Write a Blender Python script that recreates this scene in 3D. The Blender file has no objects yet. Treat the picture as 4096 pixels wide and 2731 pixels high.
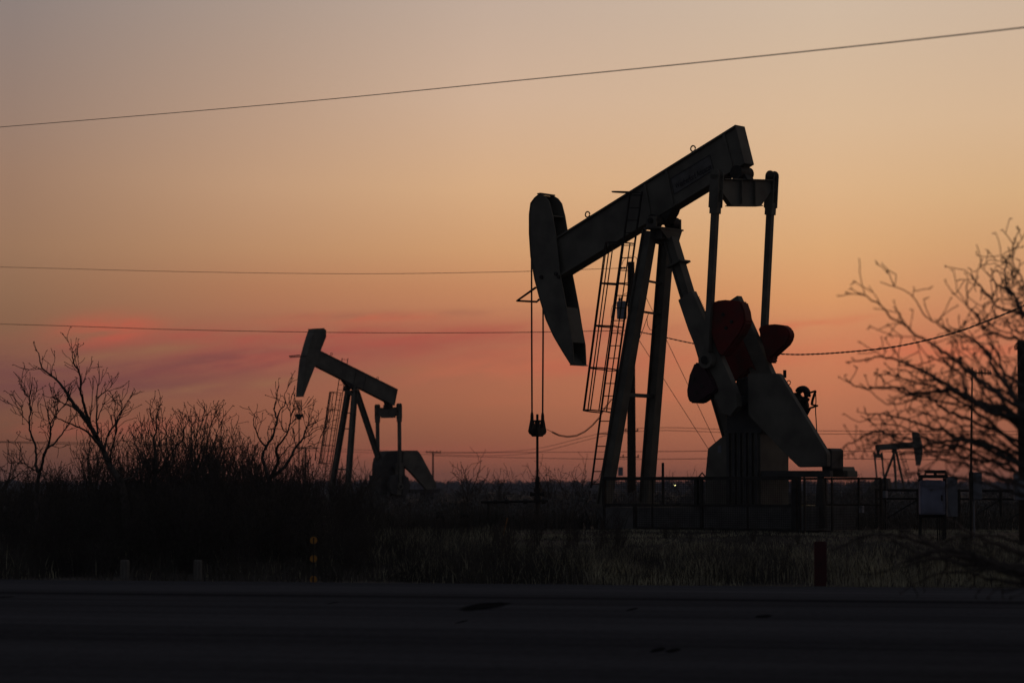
import bpy, bmesh, math, random
import numpy as np
from mathutils import Vector, Matrix, noise as mnoise
random.seed(7); rng = np.random.default_rng(7)
SC = bpy.context.scene
COL = SC.collection

# ---------------------------------------------------------------- camera
FPX, CX, CY, HZ = 9671.0, 2048.0, 1365.5, 1940.0
EYE = Vector((0, 0, 1.65))
PIT = math.atan((HZ - CY) / FPX)
FW = Vector((0, math.cos(PIT), math.sin(PIT))); UPV = Vector((0, -math.sin(PIT), math.cos(PIT))); RT = Vector((1, 0, 0))
cd = bpy.data.cameras.new("camera"); cam = bpy.data.objects.new("camera", cd); COL.objects.link(cam)
cam.location = EYE; cam.rotation_euler = (math.pi / 2 + PIT, 0, 0)
cd.sensor_width = 36; cd.lens = 36 * FPX / 4096; cd.clip_start = 0.1; cd.clip_end = 9000
cd.dof.use_dof = True; cd.dof.focus_distance = 60.0; cd.dof.aperture_fstop = 1.8
SC.camera = cam
SC.view_settings.view_transform = 'Standard'; SC.view_settings.look = 'None'
SC.view_settings.exposure = 0.0; SC.view_settings.gamma = 1.0
SC.render.engine = 'CYCLES'
SC.cycles.use_denoising = True
SC.cycles.max_bounces = 5; SC.cycles.diffuse_bounces = 2; SC.cycles.glossy_bounces = 2
SC.cycles.transparent_max_bounces = 8; SC.cycles.volume_bounces = 0
SC.render.film_transparent = False

def lin(c):
    return tuple((v / 255 / 12.92) if v / 255 <= .04045 else ((v / 255 + .055) / 1.055) ** 2.4 for v in c)

# ---------------------------------------------------------------- world: the sky after sunset
W = bpy.data.worlds.new("World"); SC.world = W; W.use_nodes = True
W.cycles.sampling_method = 'MANUAL'; W.cycles.sample_map_resolution = 256
nt = W.node_tree; nt.nodes.clear()
def N(t, **k):
    n = nt.nodes.new(t)
    for a, b in k.items(): setattr(n, a, b)
    return n
def L(a, b): nt.links.new(a, b)
def mth(op, a, b=None, c=None, clamp=False):
    n = N('ShaderNodeMath', operation=op); n.use_clamp = clamp
    for i, v in enumerate((a, b, c)):
        if v is None: continue
        if isinstance(v, (int, float)): n.inputs[i].default_value = v
        else: L(v, n.inputs[i])
    return n.outputs[0]
def mixc(f, a, b):
    n = N('ShaderNodeMix', data_type='RGBA')
    for i, v in ((0, f), (6, a), (7, b)):
        if isinstance(v, (int, float)): n.inputs[i].default_value = v
        elif isinstance(v, tuple): n.inputs[i].default_value = (*v, 1)
        else: L(v, n.inputs[i])
    return n.outputs[2]
def mapr(v, a, b, c=0.0, d=1.0, sm=False):
    n = N('ShaderNodeMapRange'); n.clamp = True
    if sm: n.interpolation_type = 'SMOOTHSTEP'
    L(v, n.inputs[0])
    for i, q in enumerate((a, b, c, d)): n.inputs[i + 1].default_value = q
    return n.outputs[0]
tc = N('ShaderNodeTexCoord'); sx = N('ShaderNodeSeparateXYZ'); L(tc.outputs['Generated'], sx.inputs[0])
el = mth('MULTIPLY', mth('ARCSINE', sx.outputs[2]), 180 / math.pi)
az = mth('MULTIPLY', mth('ARCTAN2', sx.outputs[0], sx.outputs[1]), 180 / math.pi)
def ramp(stops):
    f = mapr(el, -1.0, 40.0)
    r = N('ShaderNodeValToRGB'); r.color_ramp.interpolation = 'EASE' if False else 'LINEAR'
    e = r.color_ramp.elements
    stops = sorted(stops)
    while len(e) < len(stops): e.new(0.5)
    for k, (d, c) in enumerate(stops):
        e[k].position = (d + 1) / 41; e[k].color = (*c, 1)
    L(f, r.inputs[0]); return r.outputs[0]
def col_stops(ys, top=1.0):
    st = [((1940 - y) / 168.8, lin(tuple(v + q * (1 if 350 <= y <= 1400 else .8) for v, q in zip(c, (5, 4, 7))))) for y, c in ys]
    t = lin(ys[-1][1])
    hi = lin((150, 150, 160))
    st += [(17.0, tuple(.55 * v * top + .15 * h for v, h in zip(t, hi))), (28.0, tuple(.16 * v * top + .16 * h for v, h in zip(t, hi))), (40.0, (.05, .054, .066))]
    return st
cA = ramp(col_stops([(1990, (88, 56, 48)), (1850, (97, 62, 50)), (1700, (113, 76, 57)), (1500, (122, 84, 62)), (1300, (130, 94, 68)), (1150, (140, 104, 76)), (1000, (149, 113, 84)), (720, (151, 119, 95)), (500, (147, 122, 104)), (0, (136, 124, 117))]))
cB = ramp(col_stops([(1990, (102, 60, 50)), (1900, (110, 66, 53)), (1750, (128, 80, 60)), (1550, (146, 92, 67)), (1380, (158, 98, 72)), (1150, (172, 118, 82)), (1000, (181, 135, 96)), (750, (188, 149, 114)), (500, (181, 149, 122)), (0, (166, 147, 132))]))
cC = ramp(col_stops([(1990, (116, 68, 55)), (1850, (132, 78, 60)), (1650, (156, 96, 69)), (1450, (176, 108, 76)), (1300, (184, 118, 82)), (1150, (192, 132, 89)), (1000, (202, 151, 104)), (750, (210, 168, 125)), (400, (203, 172, 143)), (0, (189, 167, 148))]))
cD = ramp(col_stops([(1990, (128, 76, 60)), (1850, (150, 90, 68)), (1700, (170, 104, 75)), (1500, (190, 118, 82)), (1350, (200, 130, 88)), (1200, (210, 147, 95)), (1000, (213, 163, 111)), (750, (215, 175, 130)), (500, (212, 180, 143)), (0, (202, 181, 157))]))
cE = ramp(col_stops([(1990, (112, 68, 54)), (1850, (132, 80, 61)), (1500, (166, 102, 74)), (1300, (188, 120, 84)), (1000, (202, 153, 105)), (800, (208, 168, 121)), (500, (209, 177, 140)), (0, (199, 177, 153))]))
sky = cA
sky = mixc(mapr(az, -11.7, -5.9), sky, cB)
sky = mixc(mapr(az, -5.9, -0.6), sky, cC)
sky = mixc(mapr(az, -0.6, 7.5), sky, cD)
sky = mixc(mapr(az, 7.5, 11.6), sky, cE)
# streaks of cloud: soft lens-shaped banks, broken by stretched noise
cmb = N('ShaderNodeCombineXYZ')
L(mth('MULTIPLY', az, .22), cmb.inputs[0]); L(mth('MULTIPLY_ADD', az, -.14, mth('MULTIPLY', el, 1.15)), cmb.inputs[1])
def noi(scale, detail, off):
    n = N('ShaderNodeTexNoise'); n.inputs['Scale'].default_value = scale; n.inputs['Detail'].default_value = detail; n.inputs['Roughness'].default_value = .55
    mp = N('ShaderNodeMapping'); mp.inputs['Location'].default_value = (off, off * .7, off * 1.3)
    L(cmb.outputs[0], mp.inputs[0]); L(mp.outputs[0], n.inputs[0]); return n.outputs[0]
n1 = noi(1.7, 6, 3.1); n2 = noi(2.9, 7, 11.7)
def bank(a0, e0, sa, se, tilt):
    da = mth('SUBTRACT', az, a0)
    de = mth('SUBTRACT', mth('SUBTRACT', el, e0), mth('MULTIPLY', da, tilt))
    q = mth('ADD', mth('POWER', mth('ABSOLUTE', mth('DIVIDE', da, sa)), 2.0), mth('POWER', mth('ABSOLUTE', mth('DIVIDE', de, se)), 2.0))
    return mth('EXPONENT', mth('MULTIPLY', q, -1.0))
PU, RD, OR, RB, LT, MV = lin((104, 62, 68)), lin((204, 84, 68)), lin((205, 108, 80)), lin((170, 84, 72)), lin((150, 104, 76)), lin((146, 86, 76))
BANKS = [
 (-5.5, 2.95, 7.5, .85, .04, MV, .50),
 (-10.8, 2.75, 3.0, .42, .07, PU, .85), (-12.2, 2.1, 3.4, .38, .02, PU, .5), (-9.6, 3.60, 1.0, .30, .10, RD, .95), (-7.6, 3.55, 1.2, .26, .02, RB, .3),
 (-8.6, 2.35, 3.2, .32, .07, PU, .55), (-6.4, 2.95, 3.4, .42, .05, PU, .62), (-3.2, 3.25, 2.4, .16, .05, PU, .4), (-5.4, 3.45, 4.2, .26, .03, RB, .55), (-3.4, 3.95, 1.7, .13, .03, RD, .5), (-2.0, 4.05, 3.4, .10, .02, PU, .22),
 (-4.0, 3.15, 4.2, .38, .06, RB, .65), (-2.2, 3.45, 3.2, .30, .04, RB, .45), (0.6, 3.6, 3.4, .30, .05, RB, .4), (0.0, 2.85, 2.8, .36, .05, OR, .38),
 (2.2, 2.9, 2.6, .30, .02, RB, .3), (7.0, 3.78, 1.5, .12, .08, OR, .55), (5.5, 3.0, 3.4, .26, .04, OR, .35), (10.0, 3.15, 2.4, .42, .02, OR, .7), (-9.5, 1.35, 3.2, .30, .03, RB, .3),
 (-3.0, .75, 4.5, .22, .0, RB, .22), (4.5, 2.15, 5.0, .2, .03, OR, .18), (-4.2, 2.6, 2.6, .15, .08, LT, .4), (-9.4, 3.02, 2.0, .16, .13, LT, .8), (-7.0, 2.28, 3.0, .12, .09, LT, .5),
]
for k, (a0, e0, sa, se, tl, c, st) in enumerate(BANKS):
    m = bank(a0, e0, sa, se, tl)
    if k: m = mth('MULTIPLY', m, mapr(n1 if k % 2 else n2, .36, .62, .12, 1.2))
    sky = mixc(mth('MULTIPLY', m, st, clamp=True), sky, c)
# dark slate sky overhead and behind the camera (east after sunset); the glow ends about 70 degrees either side
front = mth('MULTIPLY', mapr(mth('ABSOLUTE', mth('SUBTRACT', az, 6.0)), 22, 95, 1, 0, True), 1.0)
sky = mixc(front, (.047, .050, .062), sky)
sky = mixc(mapr(el, 25, 60, 0, 1, True), sky, (.046, .050, .063))
sky = mixc(mapr(el, -2.0, -.6, 0, 1), (.006, .005, .005), sky)
bg = N('ShaderNodeBackground'); L(sky, bg.inputs[0]); bg.inputs[1].default_value = 1.0
# faint physical twilight added to the glow
ns = N('ShaderNodeTexSky'); ns.sky_type = 'NISHITA'; ns.sun_disc = False
ns.sun_elevation = math.radians(0.5); ns.sun_rotation = math.radians(14)
bg2 = N('ShaderNodeBackground'); L(ns.outputs[0], bg2.inputs[0]); bg2.inputs[1].default_value = 0.002
ad = N('ShaderNodeAddShader'); L(bg.outputs[0], ad.inputs[0]); L(bg2.outputs[0], ad.inputs[1])
wo = N('ShaderNodeOutputWorld'); L(ad.outputs[0], wo.inputs[0])

# ---------------------------------------------------------------- materials
def mat(name, c1, c2=None, scale=3.0, rough=.7, metal=0.0, bump=0.0, spec=.5, detail=4, stretch=None):
    m = bpy.data.materials.new(name); m.use_nodes = True; t = m.node_tree
    b = t.nodes['Principled BSDF']; b.inputs['Roughness'].default_value = rough; b.inputs['Metallic'].default_value = metal
    b.inputs['Specular IOR Level'].default_value = spec
    c2 = c2 or tuple(v * .7 for v in c1)
    tcn = t.nodes.new('ShaderNodeTexCoord'); mp = t.nodes.new('ShaderNodeMapping')
    if stretch: mp.inputs['Scale'].default_value = stretch
    nz = t.nodes.new('ShaderNodeTexNoise'); nz.inputs['Scale'].default_value = scale; nz.inputs['Detail'].default_value = detail
    cr = t.nodes.new('ShaderNodeValToRGB'); cr.color_ramp.elements[0].position = .35; cr.color_ramp.elements[1].position = .65
    cr.color_ramp.elements[0].color = (*c2, 1); cr.color_ramp.elements[1].color = (*c1, 1)
    t.links.new(tcn.outputs['Object'], mp.inputs[0]); t.links.new(mp.outputs[0], nz.inputs[0]); t.links.new(nz.outputs[0], cr.inputs[0]); t.links.new(cr.outputs[0], b.inputs['Base Color'])
    if bump:
        bp = t.nodes.new('ShaderNodeBump'); bp.inputs['Strength'].default_value = bump; t.links.new(nz.outputs[0], bp.inputs['Height']); t.links.new(bp.outputs[0], b.inputs['Normal'])
    return m
M = {}
M['paint'] = mat('weathered_tan_paint', (.215, .205, .165), (.13, .12, .10), 1.7, .62, 0, .12, .3, 10)
M['paint2'] = mat('dark_enamel', (.10, .10, .095), (.07, .07, .066), 2.5, .6, 0, .05, .3)
M['red'] = mat('faded_red_paint', (.24, .026, .023), (.10, .045, .033), 1.3, .65, 0, .05, .25)
M['steel'] = mat('grimy_steel', (.06, .058, .052), (.035, .033, .03), 6, .65, .2, .1, .3)
M['galv'] = mat('galvanised_steel', (.30, .31, .34), (.24, .25, .28), 5, .6, .2, .05, .4)
M['wire'] = mat('wire_rope', (.06, .06, .055), (.04, .04, .04), 30, .6, .3)
M['alu'] = mat('weathered_conductor', (.22, .20, .18), (.16, .15, .13), 30, .6, .2)
M['wood'] = mat('creosoted_pole_wood', (.085, .06, .042), (.05, .036, .027), 8, .9, 0, .4, .2, 6, (6, 6, .5))
M['post'] = mat('grey_weathered_wood', (.22, .205, .18), (.14, .13, .115), 9, .9, 0, .4, .2, 6, (5, 5, .8))
M['bark'] = mat('mesquite_bark', (.13, .11, .095), (.07, .06, .052), 14, .95, 0, .4, .15, 5)
M['twig'] = mat('mesquite_twig', (.13, .115, .10), (.07, .062, .055), 20, .95, 0, 0, .15)
M['grassa'] = mat('dry_straw_grass', (.66, .60, .40), (.30, .27, .20), 1.1, .9, 0, 0, .15, 3)
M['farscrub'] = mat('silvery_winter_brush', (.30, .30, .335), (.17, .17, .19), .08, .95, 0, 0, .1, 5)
M['scrub'] = mat('winter_scrub', (.30, .28, .25), (.12, .115, .105), .35, .95, 0, 0, .1, 5)
M['dirt'] = mat('caliche_dirt', (.10, .088, .075), (.045, .04, .034), .45, .95, 0, .3, .15, 8)
M['concrete'] = mat('stained_concrete', (.24, .235, .22), (.15, .145, .135), 3, .9, 0, .2, .3, 6)
M['decal'] = mat('peeling_sign_panel', (.19, .185, .175), (.13, .125, .115), 5, .7, 0, 0, .3, 8)
M['ink'] = mat('black_lettering', (.012, .012, .012), (.02, .02, .02), 5, .6)
M['darkred'] = mat('dark_red_paint', (.075, .035, .045), (.05, .045, .04), 2.0, .65, 0, .05, .25)  # darker, purplish red for the near crank's left counterweight
M['amber'] = mat('amber_reflector', (.72, .32, .05), (.62, .26, .04), 20, .35, 0, 0, .5)
M['orangepost'] = mat('orange_stake', (.42, .20, .06), (.34, .16, .05), 8, .7)
M['redpost'] = mat('red_painted_steel', (.10, .012, .015), (.06, .01, .012), 4, .6)
M['yellow'] = mat('yellow_equipment_paint', (.22, .19, .06), (.13, .11, .05), 3, .6)
M['insul'] = mat('porcelain', (.10, .09, .085), (.08, .07, .065), 5, .3)
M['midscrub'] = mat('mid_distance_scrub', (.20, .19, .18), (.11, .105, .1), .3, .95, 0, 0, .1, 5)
M['weed'] = mat('dark_dead_weeds', (.15, .135, .11), (.06, .056, .05), .8, .95, 0, 0, .1, 4)
M['brush'] = mat('pale_grey_cabinet', (.34, .35, .47), (.20, .205, .26), 2.2, .55, .1, 0, .4)

# asphalt: worn wheel tracks, an edge band and a few tar stains (each stays put on the road)
def asphalt():
    m = bpy.data.materials.new('worn_asphalt'); m.use_nodes = True; t = m.node_tree; b = t.nodes['Principled BSDF']
    def n_(ty, **k):
        n = t.nodes.new(ty)
        for a, q in k.items(): setattr(n, a, q)
        return n
    def mm(op, a, bb=None):
        n = n_('ShaderNodeMath', operation=op)
        for i, v in enumerate((a, bb)):
            if v is None: continue
            if isinstance(v, (int, float)): n.inputs[i].default_value = v
            else: t.links.new(v, n.inputs[i])
        return n.outputs[0]
    tcn = n_('ShaderNodeTexCoord'); sp = n_('ShaderNodeSeparateXYZ'); t.links.new(tcn.outputs['Object'], sp.inputs[0])
    X, Y = sp.outputs[0], sp.outputs[1]
    nz = n_('ShaderNodeTexNoise'); nz.inputs['Scale'].default_value = 11; nz.inputs['Detail'].default_value = 6; t.links.new(tcn.outputs['Object'], nz.inputs[0])
    mp = n_('ShaderNodeMapping'); mp.inputs['Scale'].default_value = (.10, 1.5, 1); t.links.new(tcn.outputs['Object'], mp.inputs[0])
    n2_ = n_('ShaderNodeTexNoise'); n2_.inputs['Scale'].default_value = 1.0; n2_.inputs['Detail'].default_value = 5; t.links.new(mp.outputs[0], n2_.inputs[0])
    v = mm('MULTIPLY_ADD', n2_.outputs[0], 1.0); v.node.inputs[2].default_value = 0.0
    v = mm('ADD', mm('MULTIPLY', nz.outputs[0], .55), mm('MULTIPLY', n2_.outputs[0], .75))
    def band(y0, w, s):
        q = mm('DIVIDE', mm('ABSOLUTE', mm('SUBTRACT', Y, y0)), w)
        e = mm('EXPONENT', mm('MULTIPLY', mm('MULTIPLY', q, q), -1.0))
        return mm('MULTIPLY', e, s)
    for y0, w, s in ((-2.6, 2.3, .30), (-6.1, .55, -.30), (-9.0, 1.0, .08), (-12.3, 1.2, .18), (-15.0, .9, -.12), (-17.2, 1.0, .15)):
        v = mm('ADD', v, band(y0, w, s))
    v = mm('MULTIPLY', v, .112)
    st = None
    for x0, y0, rx, ry in STAINS:
        qx = mm('DIVIDE', mm('SUBTRACT', X, x0), rx); qy = mm('DIVIDE', mm('SUBTRACT', Y, y0), ry)
        d = mm('ADD', mm('MULTIPLY', qx, qx), mm('MULTIPLY', qy, qy))
        d = mm('ADD', d, mm('MULTIPLY', mm('SUBTRACT', nz.outputs[0], .5), 1.6))
        n = n_('ShaderNodeMapRange'); t.links.new(d, n.inputs[0]); n.inputs[1].default_value = .7; n.inputs[2].default_value = 1.3; n.inputs[3].default_value = .22; n.inputs[4].default_value = 1
        st = n.outputs[0] if st is None else mm('MINIMUM', st, n.outputs[0])
    v = mm('MULTIPLY', v, st)
    cb = n_('ShaderNodeCombineXYZ'); t.links.new(mm('MULTIPLY', v, 1.0), cb.inputs[0]); t.links.new(mm('MULTIPLY', v, 1.0), cb.inputs[1]); t.links.new(mm('MULTIPLY', v, 1.10), cb.inputs[2])
    t.links.new(cb.outputs[0], b.inputs['Base Color']); b.inputs['Roughness'].default_value = 1.0; b.inputs['Specular IOR Level'].default_value = .0
    bp = n_('ShaderNodeBump'); bp.inputs['Strength'].default_value = .35; t.links.new(nz.outputs[0], bp.inputs['Height']); t.links.new(bp.outputs[0], b.inputs['Normal'])
    return m

def lampmat(name, c, s):
    m = bpy.data.materials.new(name); m.use_nodes = True; b = m.node_tree.nodes['Principled BSDF']
    b.inputs['Emission Color'].default_value = (*c, 1); b.inputs['Emission Strength'].default_value = s; b.inputs['Base Color'].default_value = (.5, .5, .4, 1); return m

# ---------------------------------------------------------------- mesh helpers
class MB:
    def __init__(s): s.v = []; s.f = []
    def add(s, vs, fs):
        o = len(s.v); s.v += [tuple(p) for p in vs]; s.f += [tuple(i + o for i in f) for f in fs]; return s
    def prism(s, pts, w0, w1):              # outline in (u, z), extruded along w
        n = len(pts); a = sum(pts[i][0] * pts[(i + 1) % n][1] - pts[(i + 1) % n][0] * pts[i][1] for i in range(n))
        if a < 0: pts = pts[::-1]
        w0, w1 = min(w0, w1), max(w0, w1)
        vs = [(p[0], w0, p[1]) for p in pts] + [(p[0], w1, p[1]) for p in pts]
        fs = [tuple(range(n)), tuple(range(2 * n - 1, n - 1, -1))] + [(i, i + n, (i + 1) % n + n, (i + 1) % n) for i in range(n)]
        return s.add(vs, fs)
    def prism_u(s, pts, u0, u1):            # outline in (w, z), extruded along u
        n = len(pts); a = sum(pts[i][0] * pts[(i + 1) % n][1] - pts[(i + 1) % n][0] * pts[i][1] for i in range(n))
        if a > 0: pts = pts[::-1]
        u0, u1 = min(u0, u1), max(u0, u1)
        vs = [(u0, p[0], p[1]) for p in pts] + [(u1, p[0], p[1]) for p in pts]
        fs = [tuple(range(n)), tuple(range(2 * n - 1, n - 1, -1))] + [(i, i + n, (i + 1) % n + n, (i + 1) % n) for i in range(n)]
        return s.add(vs, fs)
    def box(s, c, d, rz=0):
        cz, sz = math.cos(rz), math.sin(rz); vs = []
        for k in (-1, 1):
            for (i, j) in ((-1, -1), (1, -1), (1, 1), (-1, 1)):
                x, y = i * d[0] / 2, j * d[1] / 2
                vs.append((c[0] + x * cz - y * sz, c[1] + x * sz + y * cz, c[2] + k * d[2] / 2))
        return s.add(vs, [(3, 2, 1, 0), (4, 5, 6, 7), (0, 1, 5, 4), (1, 2, 6, 5), (2, 3, 7, 6), (3, 0, 4, 7)])
    def beam(s, p0, p1, a, b, side=(0, 1, 0), e0=1.0):   # rectangular bar; a measured along 'side', b across it
        p0, p1 = Vector(p0), Vector(p1); t = (p1 - p0).normalized(); sd = Vector(side); sd = (sd - t * sd.dot(t)).normalized(); q = t.cross(sd)
        vs = []
        for p, e in ((p0, e0), (p1, 1.0)):
            for (i, j) in ((-1, -1), (1, -1), (1, 1), (-1, 1)): vs.append(p + sd * i * a / 2 * e + q * j * b / 2 * e)
        return s.add(vs, [(3, 2, 1, 0), (4, 5, 6, 7), (0, 1, 5, 4), (1, 2, 6, 5), (2, 3, 7, 6), (3, 0, 4, 7)])
    def hbeam(s, p0, p1, a, b, t=.03, side=(0, 1, 0)):   # H section: two flanges normal to q, web between
        p0, p1 = Vector(p0), Vector(p1); tt = (p1 - p0).normalized(); sd = Vector(side); sd = (sd - tt * sd.dot(tt)).normalized(); q = tt.cross(sd)
        for k in (-1, 1): s.beam(p0 + q * k * (b / 2 - t / 2), p1 + q * k * (b / 2 - t / 2), a, t, sd)
        s.beam(p0, p1, t, b - 2 * t, sd); return s
    def tube(s, pts, r, n=6, caps=True, closed=False):
        pts = [Vector(p) for p in pts]; m = len(pts)
        rs = r if isinstance(r, (list, tuple)) else [r] * m
        o = len(s.v); ref = Vector((0.13, 0.21, 1)).normalized()
        for i, p in enumerate(pts):
            if closed: t = pts[(i + 1) % m] - pts[i - 1]
            else: t = pts[min(i + 1, m - 1)] - pts[max(i - 1, 0)]
            if t.length < 1e-9: t = Vector((0, 0, 1))
            t.normalize()
            rr = ref if abs(t.dot(ref)) < .95 else Vector((1, 0, 0))
            a = t.cross(rr).normalized(); b = t.cross(a)
            for k in range(n):
                an = 2 * math.pi * k / n; s.v.append(tuple(p + (a * math.cos(an) + b * math.sin(an)) * rs[i]))
        for i in range(m if closed else m - 1):
            j = (i + 1) % m
            for k in range(n):
                s.f.append((o + i * n + k, o + i * n + (k + 1) % n, o + j * n + (k + 1) % n, o + j * n + k))
        if caps and not closed:
            s.f.append(tuple(o + k for k in range(n))[::-1]); s.f.append(tuple(o + (m - 1) * n + k for k in range(n)))
        return s
    def cyl(s, p0, p1, r, n=20, r1=None): return s.tube([p0, p1], [r, r if r1 is None else r1], n)
    def ring(s, c, axis, R, r, n=24, m=6, a0=0, a1=2 * math.pi):
        c = Vector(c); ax = Vector(axis).normalized(); e = ax.cross(Vector((0, 0, 1)) if abs(ax.z) < .9 else Vector((1, 0, 0))).normalized(); g = ax.cross(e)
        full = abs(a1 - a0 - 2 * math.pi) < 1e-6
        k = n if full else n + 1
        pts = [c + (e * math.cos(a0 + (a1 - a0) * i / n) + g * math.sin(a0 + (a1 - a0) * i / n)) * R for i in range(k)]
        return s.tube(pts, r, m, closed=full)
    def build(s, name, m, parent=None, smooth=False, bevel=0.0):
        me = bpy.data.meshes.new(name); me.from_pydata(s.v, [], s.f); me.update()
        if bevel:
            bm = bmesh.new(); bm.from_mesh(me)
            bmesh.ops.bevel(bm, geom=[e for e in bm.edges if len(e.link_faces) == 2 and e.calc_face_angle(0) > .5], offset=bevel, segments=2, affect='EDGES', clamp_overlap=True)
            bm.to_mesh(me); bm.free()
        if smooth:
            me.polygons.foreach_set('use_smooth', [True] * len(me.polygons))
        me.materials.append(m)
        o = bpy.data.objects.new(name, me); COL.objects.link(o)
        if parent: o.parent = parent
        return o
def tag(o, label=None, cat=None, group=None, kind=None):
    for k, v in (('label', label), ('category', cat), ('group', group), ('kind', kind)):
        if v: o[k] = v
    return o
def empty(name, loc, rz=0):
    o = bpy.data.objects.new(name, None); COL.objects.link(o); o.location = loc; o.rotation_euler = (0, 0, rz); o.empty_display_size = .3; return o
def ray(px, py): return FW * FPX + RT * (px - CX) + UPV * (CY - py)
def at(px, py, Y):
    r = ray(px, py); return EYE + r * (Y / r.y)
def on_z(px, py, z):
    r = ray(px, py); return EYE + r * ((z - EYE.z) / r.z)
class Frame:
    """A machine's own axes: u along it, w across it, z up; P reads a point of the plane w = const off the line of sight."""
    def __init__(s, O, yaw):
        s.O = Vector(O); s.yaw = yaw; s.U = Vector((math.cos(yaw), math.sin(yaw), 0)); s.W = Vector((-math.sin(yaw), math.cos(yaw), 0))
    def P(s, x, y, w):
        r = ray(x, y); k = ((s.O - EYE).dot(s.W) + w) / r.dot(s.W); q = EYE + r * k - s.O; return (q.dot(s.U), w, q.z)
    def Q(s, pts, w): return [(p[0], p[2]) for p in (s.P(x, y, w) for x, y in pts)]
    def Pu(s, x, y, u):
        r = ray(x, y); k = ((s.O - EYE).dot(s.U) + u) / r.dot(s.U); q = EYE + r * k - s.O; return (u, q.dot(s.W), q.z)
    def world(s, l): return s.O + s.U * l[0] + s.W * l[1] + Vector((0, 0, l[2]))
    def local(s, p): q = Vector(p) - s.O; return (q.dot(s.U), q.dot(s.W), q.z)
def lerp(a, b, t): return a + (b - a) * t
def l3(a, b, t): return tuple(lerp(x, y, t) for x, y in zip(a, b))
def sstep(a, b, x): x = min(1, max(0, (x - a) / (b - a))); return x * x * (3 - 2 * x)

# ---------------------------------------------------------------- ground and road
RA = math.radians(-12.0)                       # the road runs slightly towards the camera on the right
ROAD_O = Vector((0, 40.35, 0))                 # a point on its far edge
RU = Vector((math.cos(RA), math.sin(RA), 0)); RV = Vector((-math.sin(RA), math.cos(RA), 0))
def beyond(x, y): return (x - ROAD_O.x) * RV.x + (y - ROAD_O.y) * RV.y
def gz(x, y):
    d = beyond(x, y)
    h = .5 * sstep(1, 14, d)
    if d > 0:
        pad = math.exp(-(((x - 5.5) / 9) ** 2 + ((y - 59) / 7) ** 2) ** 2)
        bump = mnoise.noise(Vector((x * .35, y * .35, 0))) * .09 + mnoise.noise(Vector((x * 1.3, y * 1.3, 3))) * .03
        far = sstep(150, 500, y)
        h += bump * min(1, d / 3) * (1 - .92 * pad) * (1 - far) + .08 * pad
    return h
xs = sorted(set(list(np.linspace(-30, 30, 101)) + [-3000, -1500, -800, -400, -200, -120, -80, -60, -50, -40, 40, 50, 60, 80, 120, 200, 400, 800, 1500, 3000]))
ys = sorted(set([-400, -200, -100, -50, -20, 0, 10, 18] + list(np.linspace(20, 90, 120)) + list(np.linspace(95, 200, 22)) + [230, 270, 330, 400, 500, 700, 1000, 1500, 2200, 3200, 4500]))
gv = [(x, y, gz(x, y)) for y in ys for x in xs]; nx = len(xs)
gf = [(j * nx + i, j * nx + i + 1, (j + 1) * nx + i + 1, (j + 1) * nx + i) for j in range(len(ys) - 1) for i in range(nx - 1)]
g = MB().add(gv, gf).build('ground', M['dirt'], smooth=True); tag(g, kind='structure')

def road_local(px, py):
    p = on_z(px, py, .02); q = p - ROAD_O; return (q.dot(RU), q.dot(RV))
STAINS = []
for px_, py_, rx, ry in ((1962, 2443, .20, .45), (1935, 2438, .09, .45), (2545, 2455, .06, .25), (3065, 2482, .13, .22), (2650, 2603, .08, .22), (2710, 2605, .09, .2), (1360, 2430, .05, .2), (40, 2405, .16, .25), (1870, 2500, .05, .2)):
    a = road_local(px_, py_); q_ = 1.0 if px_ == 1962 else .62; STAINS.append((a[0], a[1] - .3, rx * 1.15 * q_, ry * 2.4 * q_))
M['asphalt'] = asphalt()
rd = MB()
RW = 21.0; nseg = 60; prof = [(.0, .0), (-.25, .02), (-2.6, .03), (-8.5, .10), (-RW + 2.4, .03), (-RW, .02), (-RW - .3, -.03)]
vs = [(lerp(-260, 260, i / nseg), b, z + .004) for i in range(nseg + 1) for b, z in prof]; k = len(prof)
fs = [(i * k + j, i * k + j + 1, (i + 1) * k + j + 1, (i + 1) * k + j) for i in range(nseg) for j in range(k - 1)]
rd.add(vs, [f[::-1] for f in fs]); ro = rd.build('road', M['asphalt'])
ro.location = (ROAD_O.x, ROAD_O.y, 0); ro.rotation_euler = (0, 0, RA); tag(ro, kind='structure')

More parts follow.
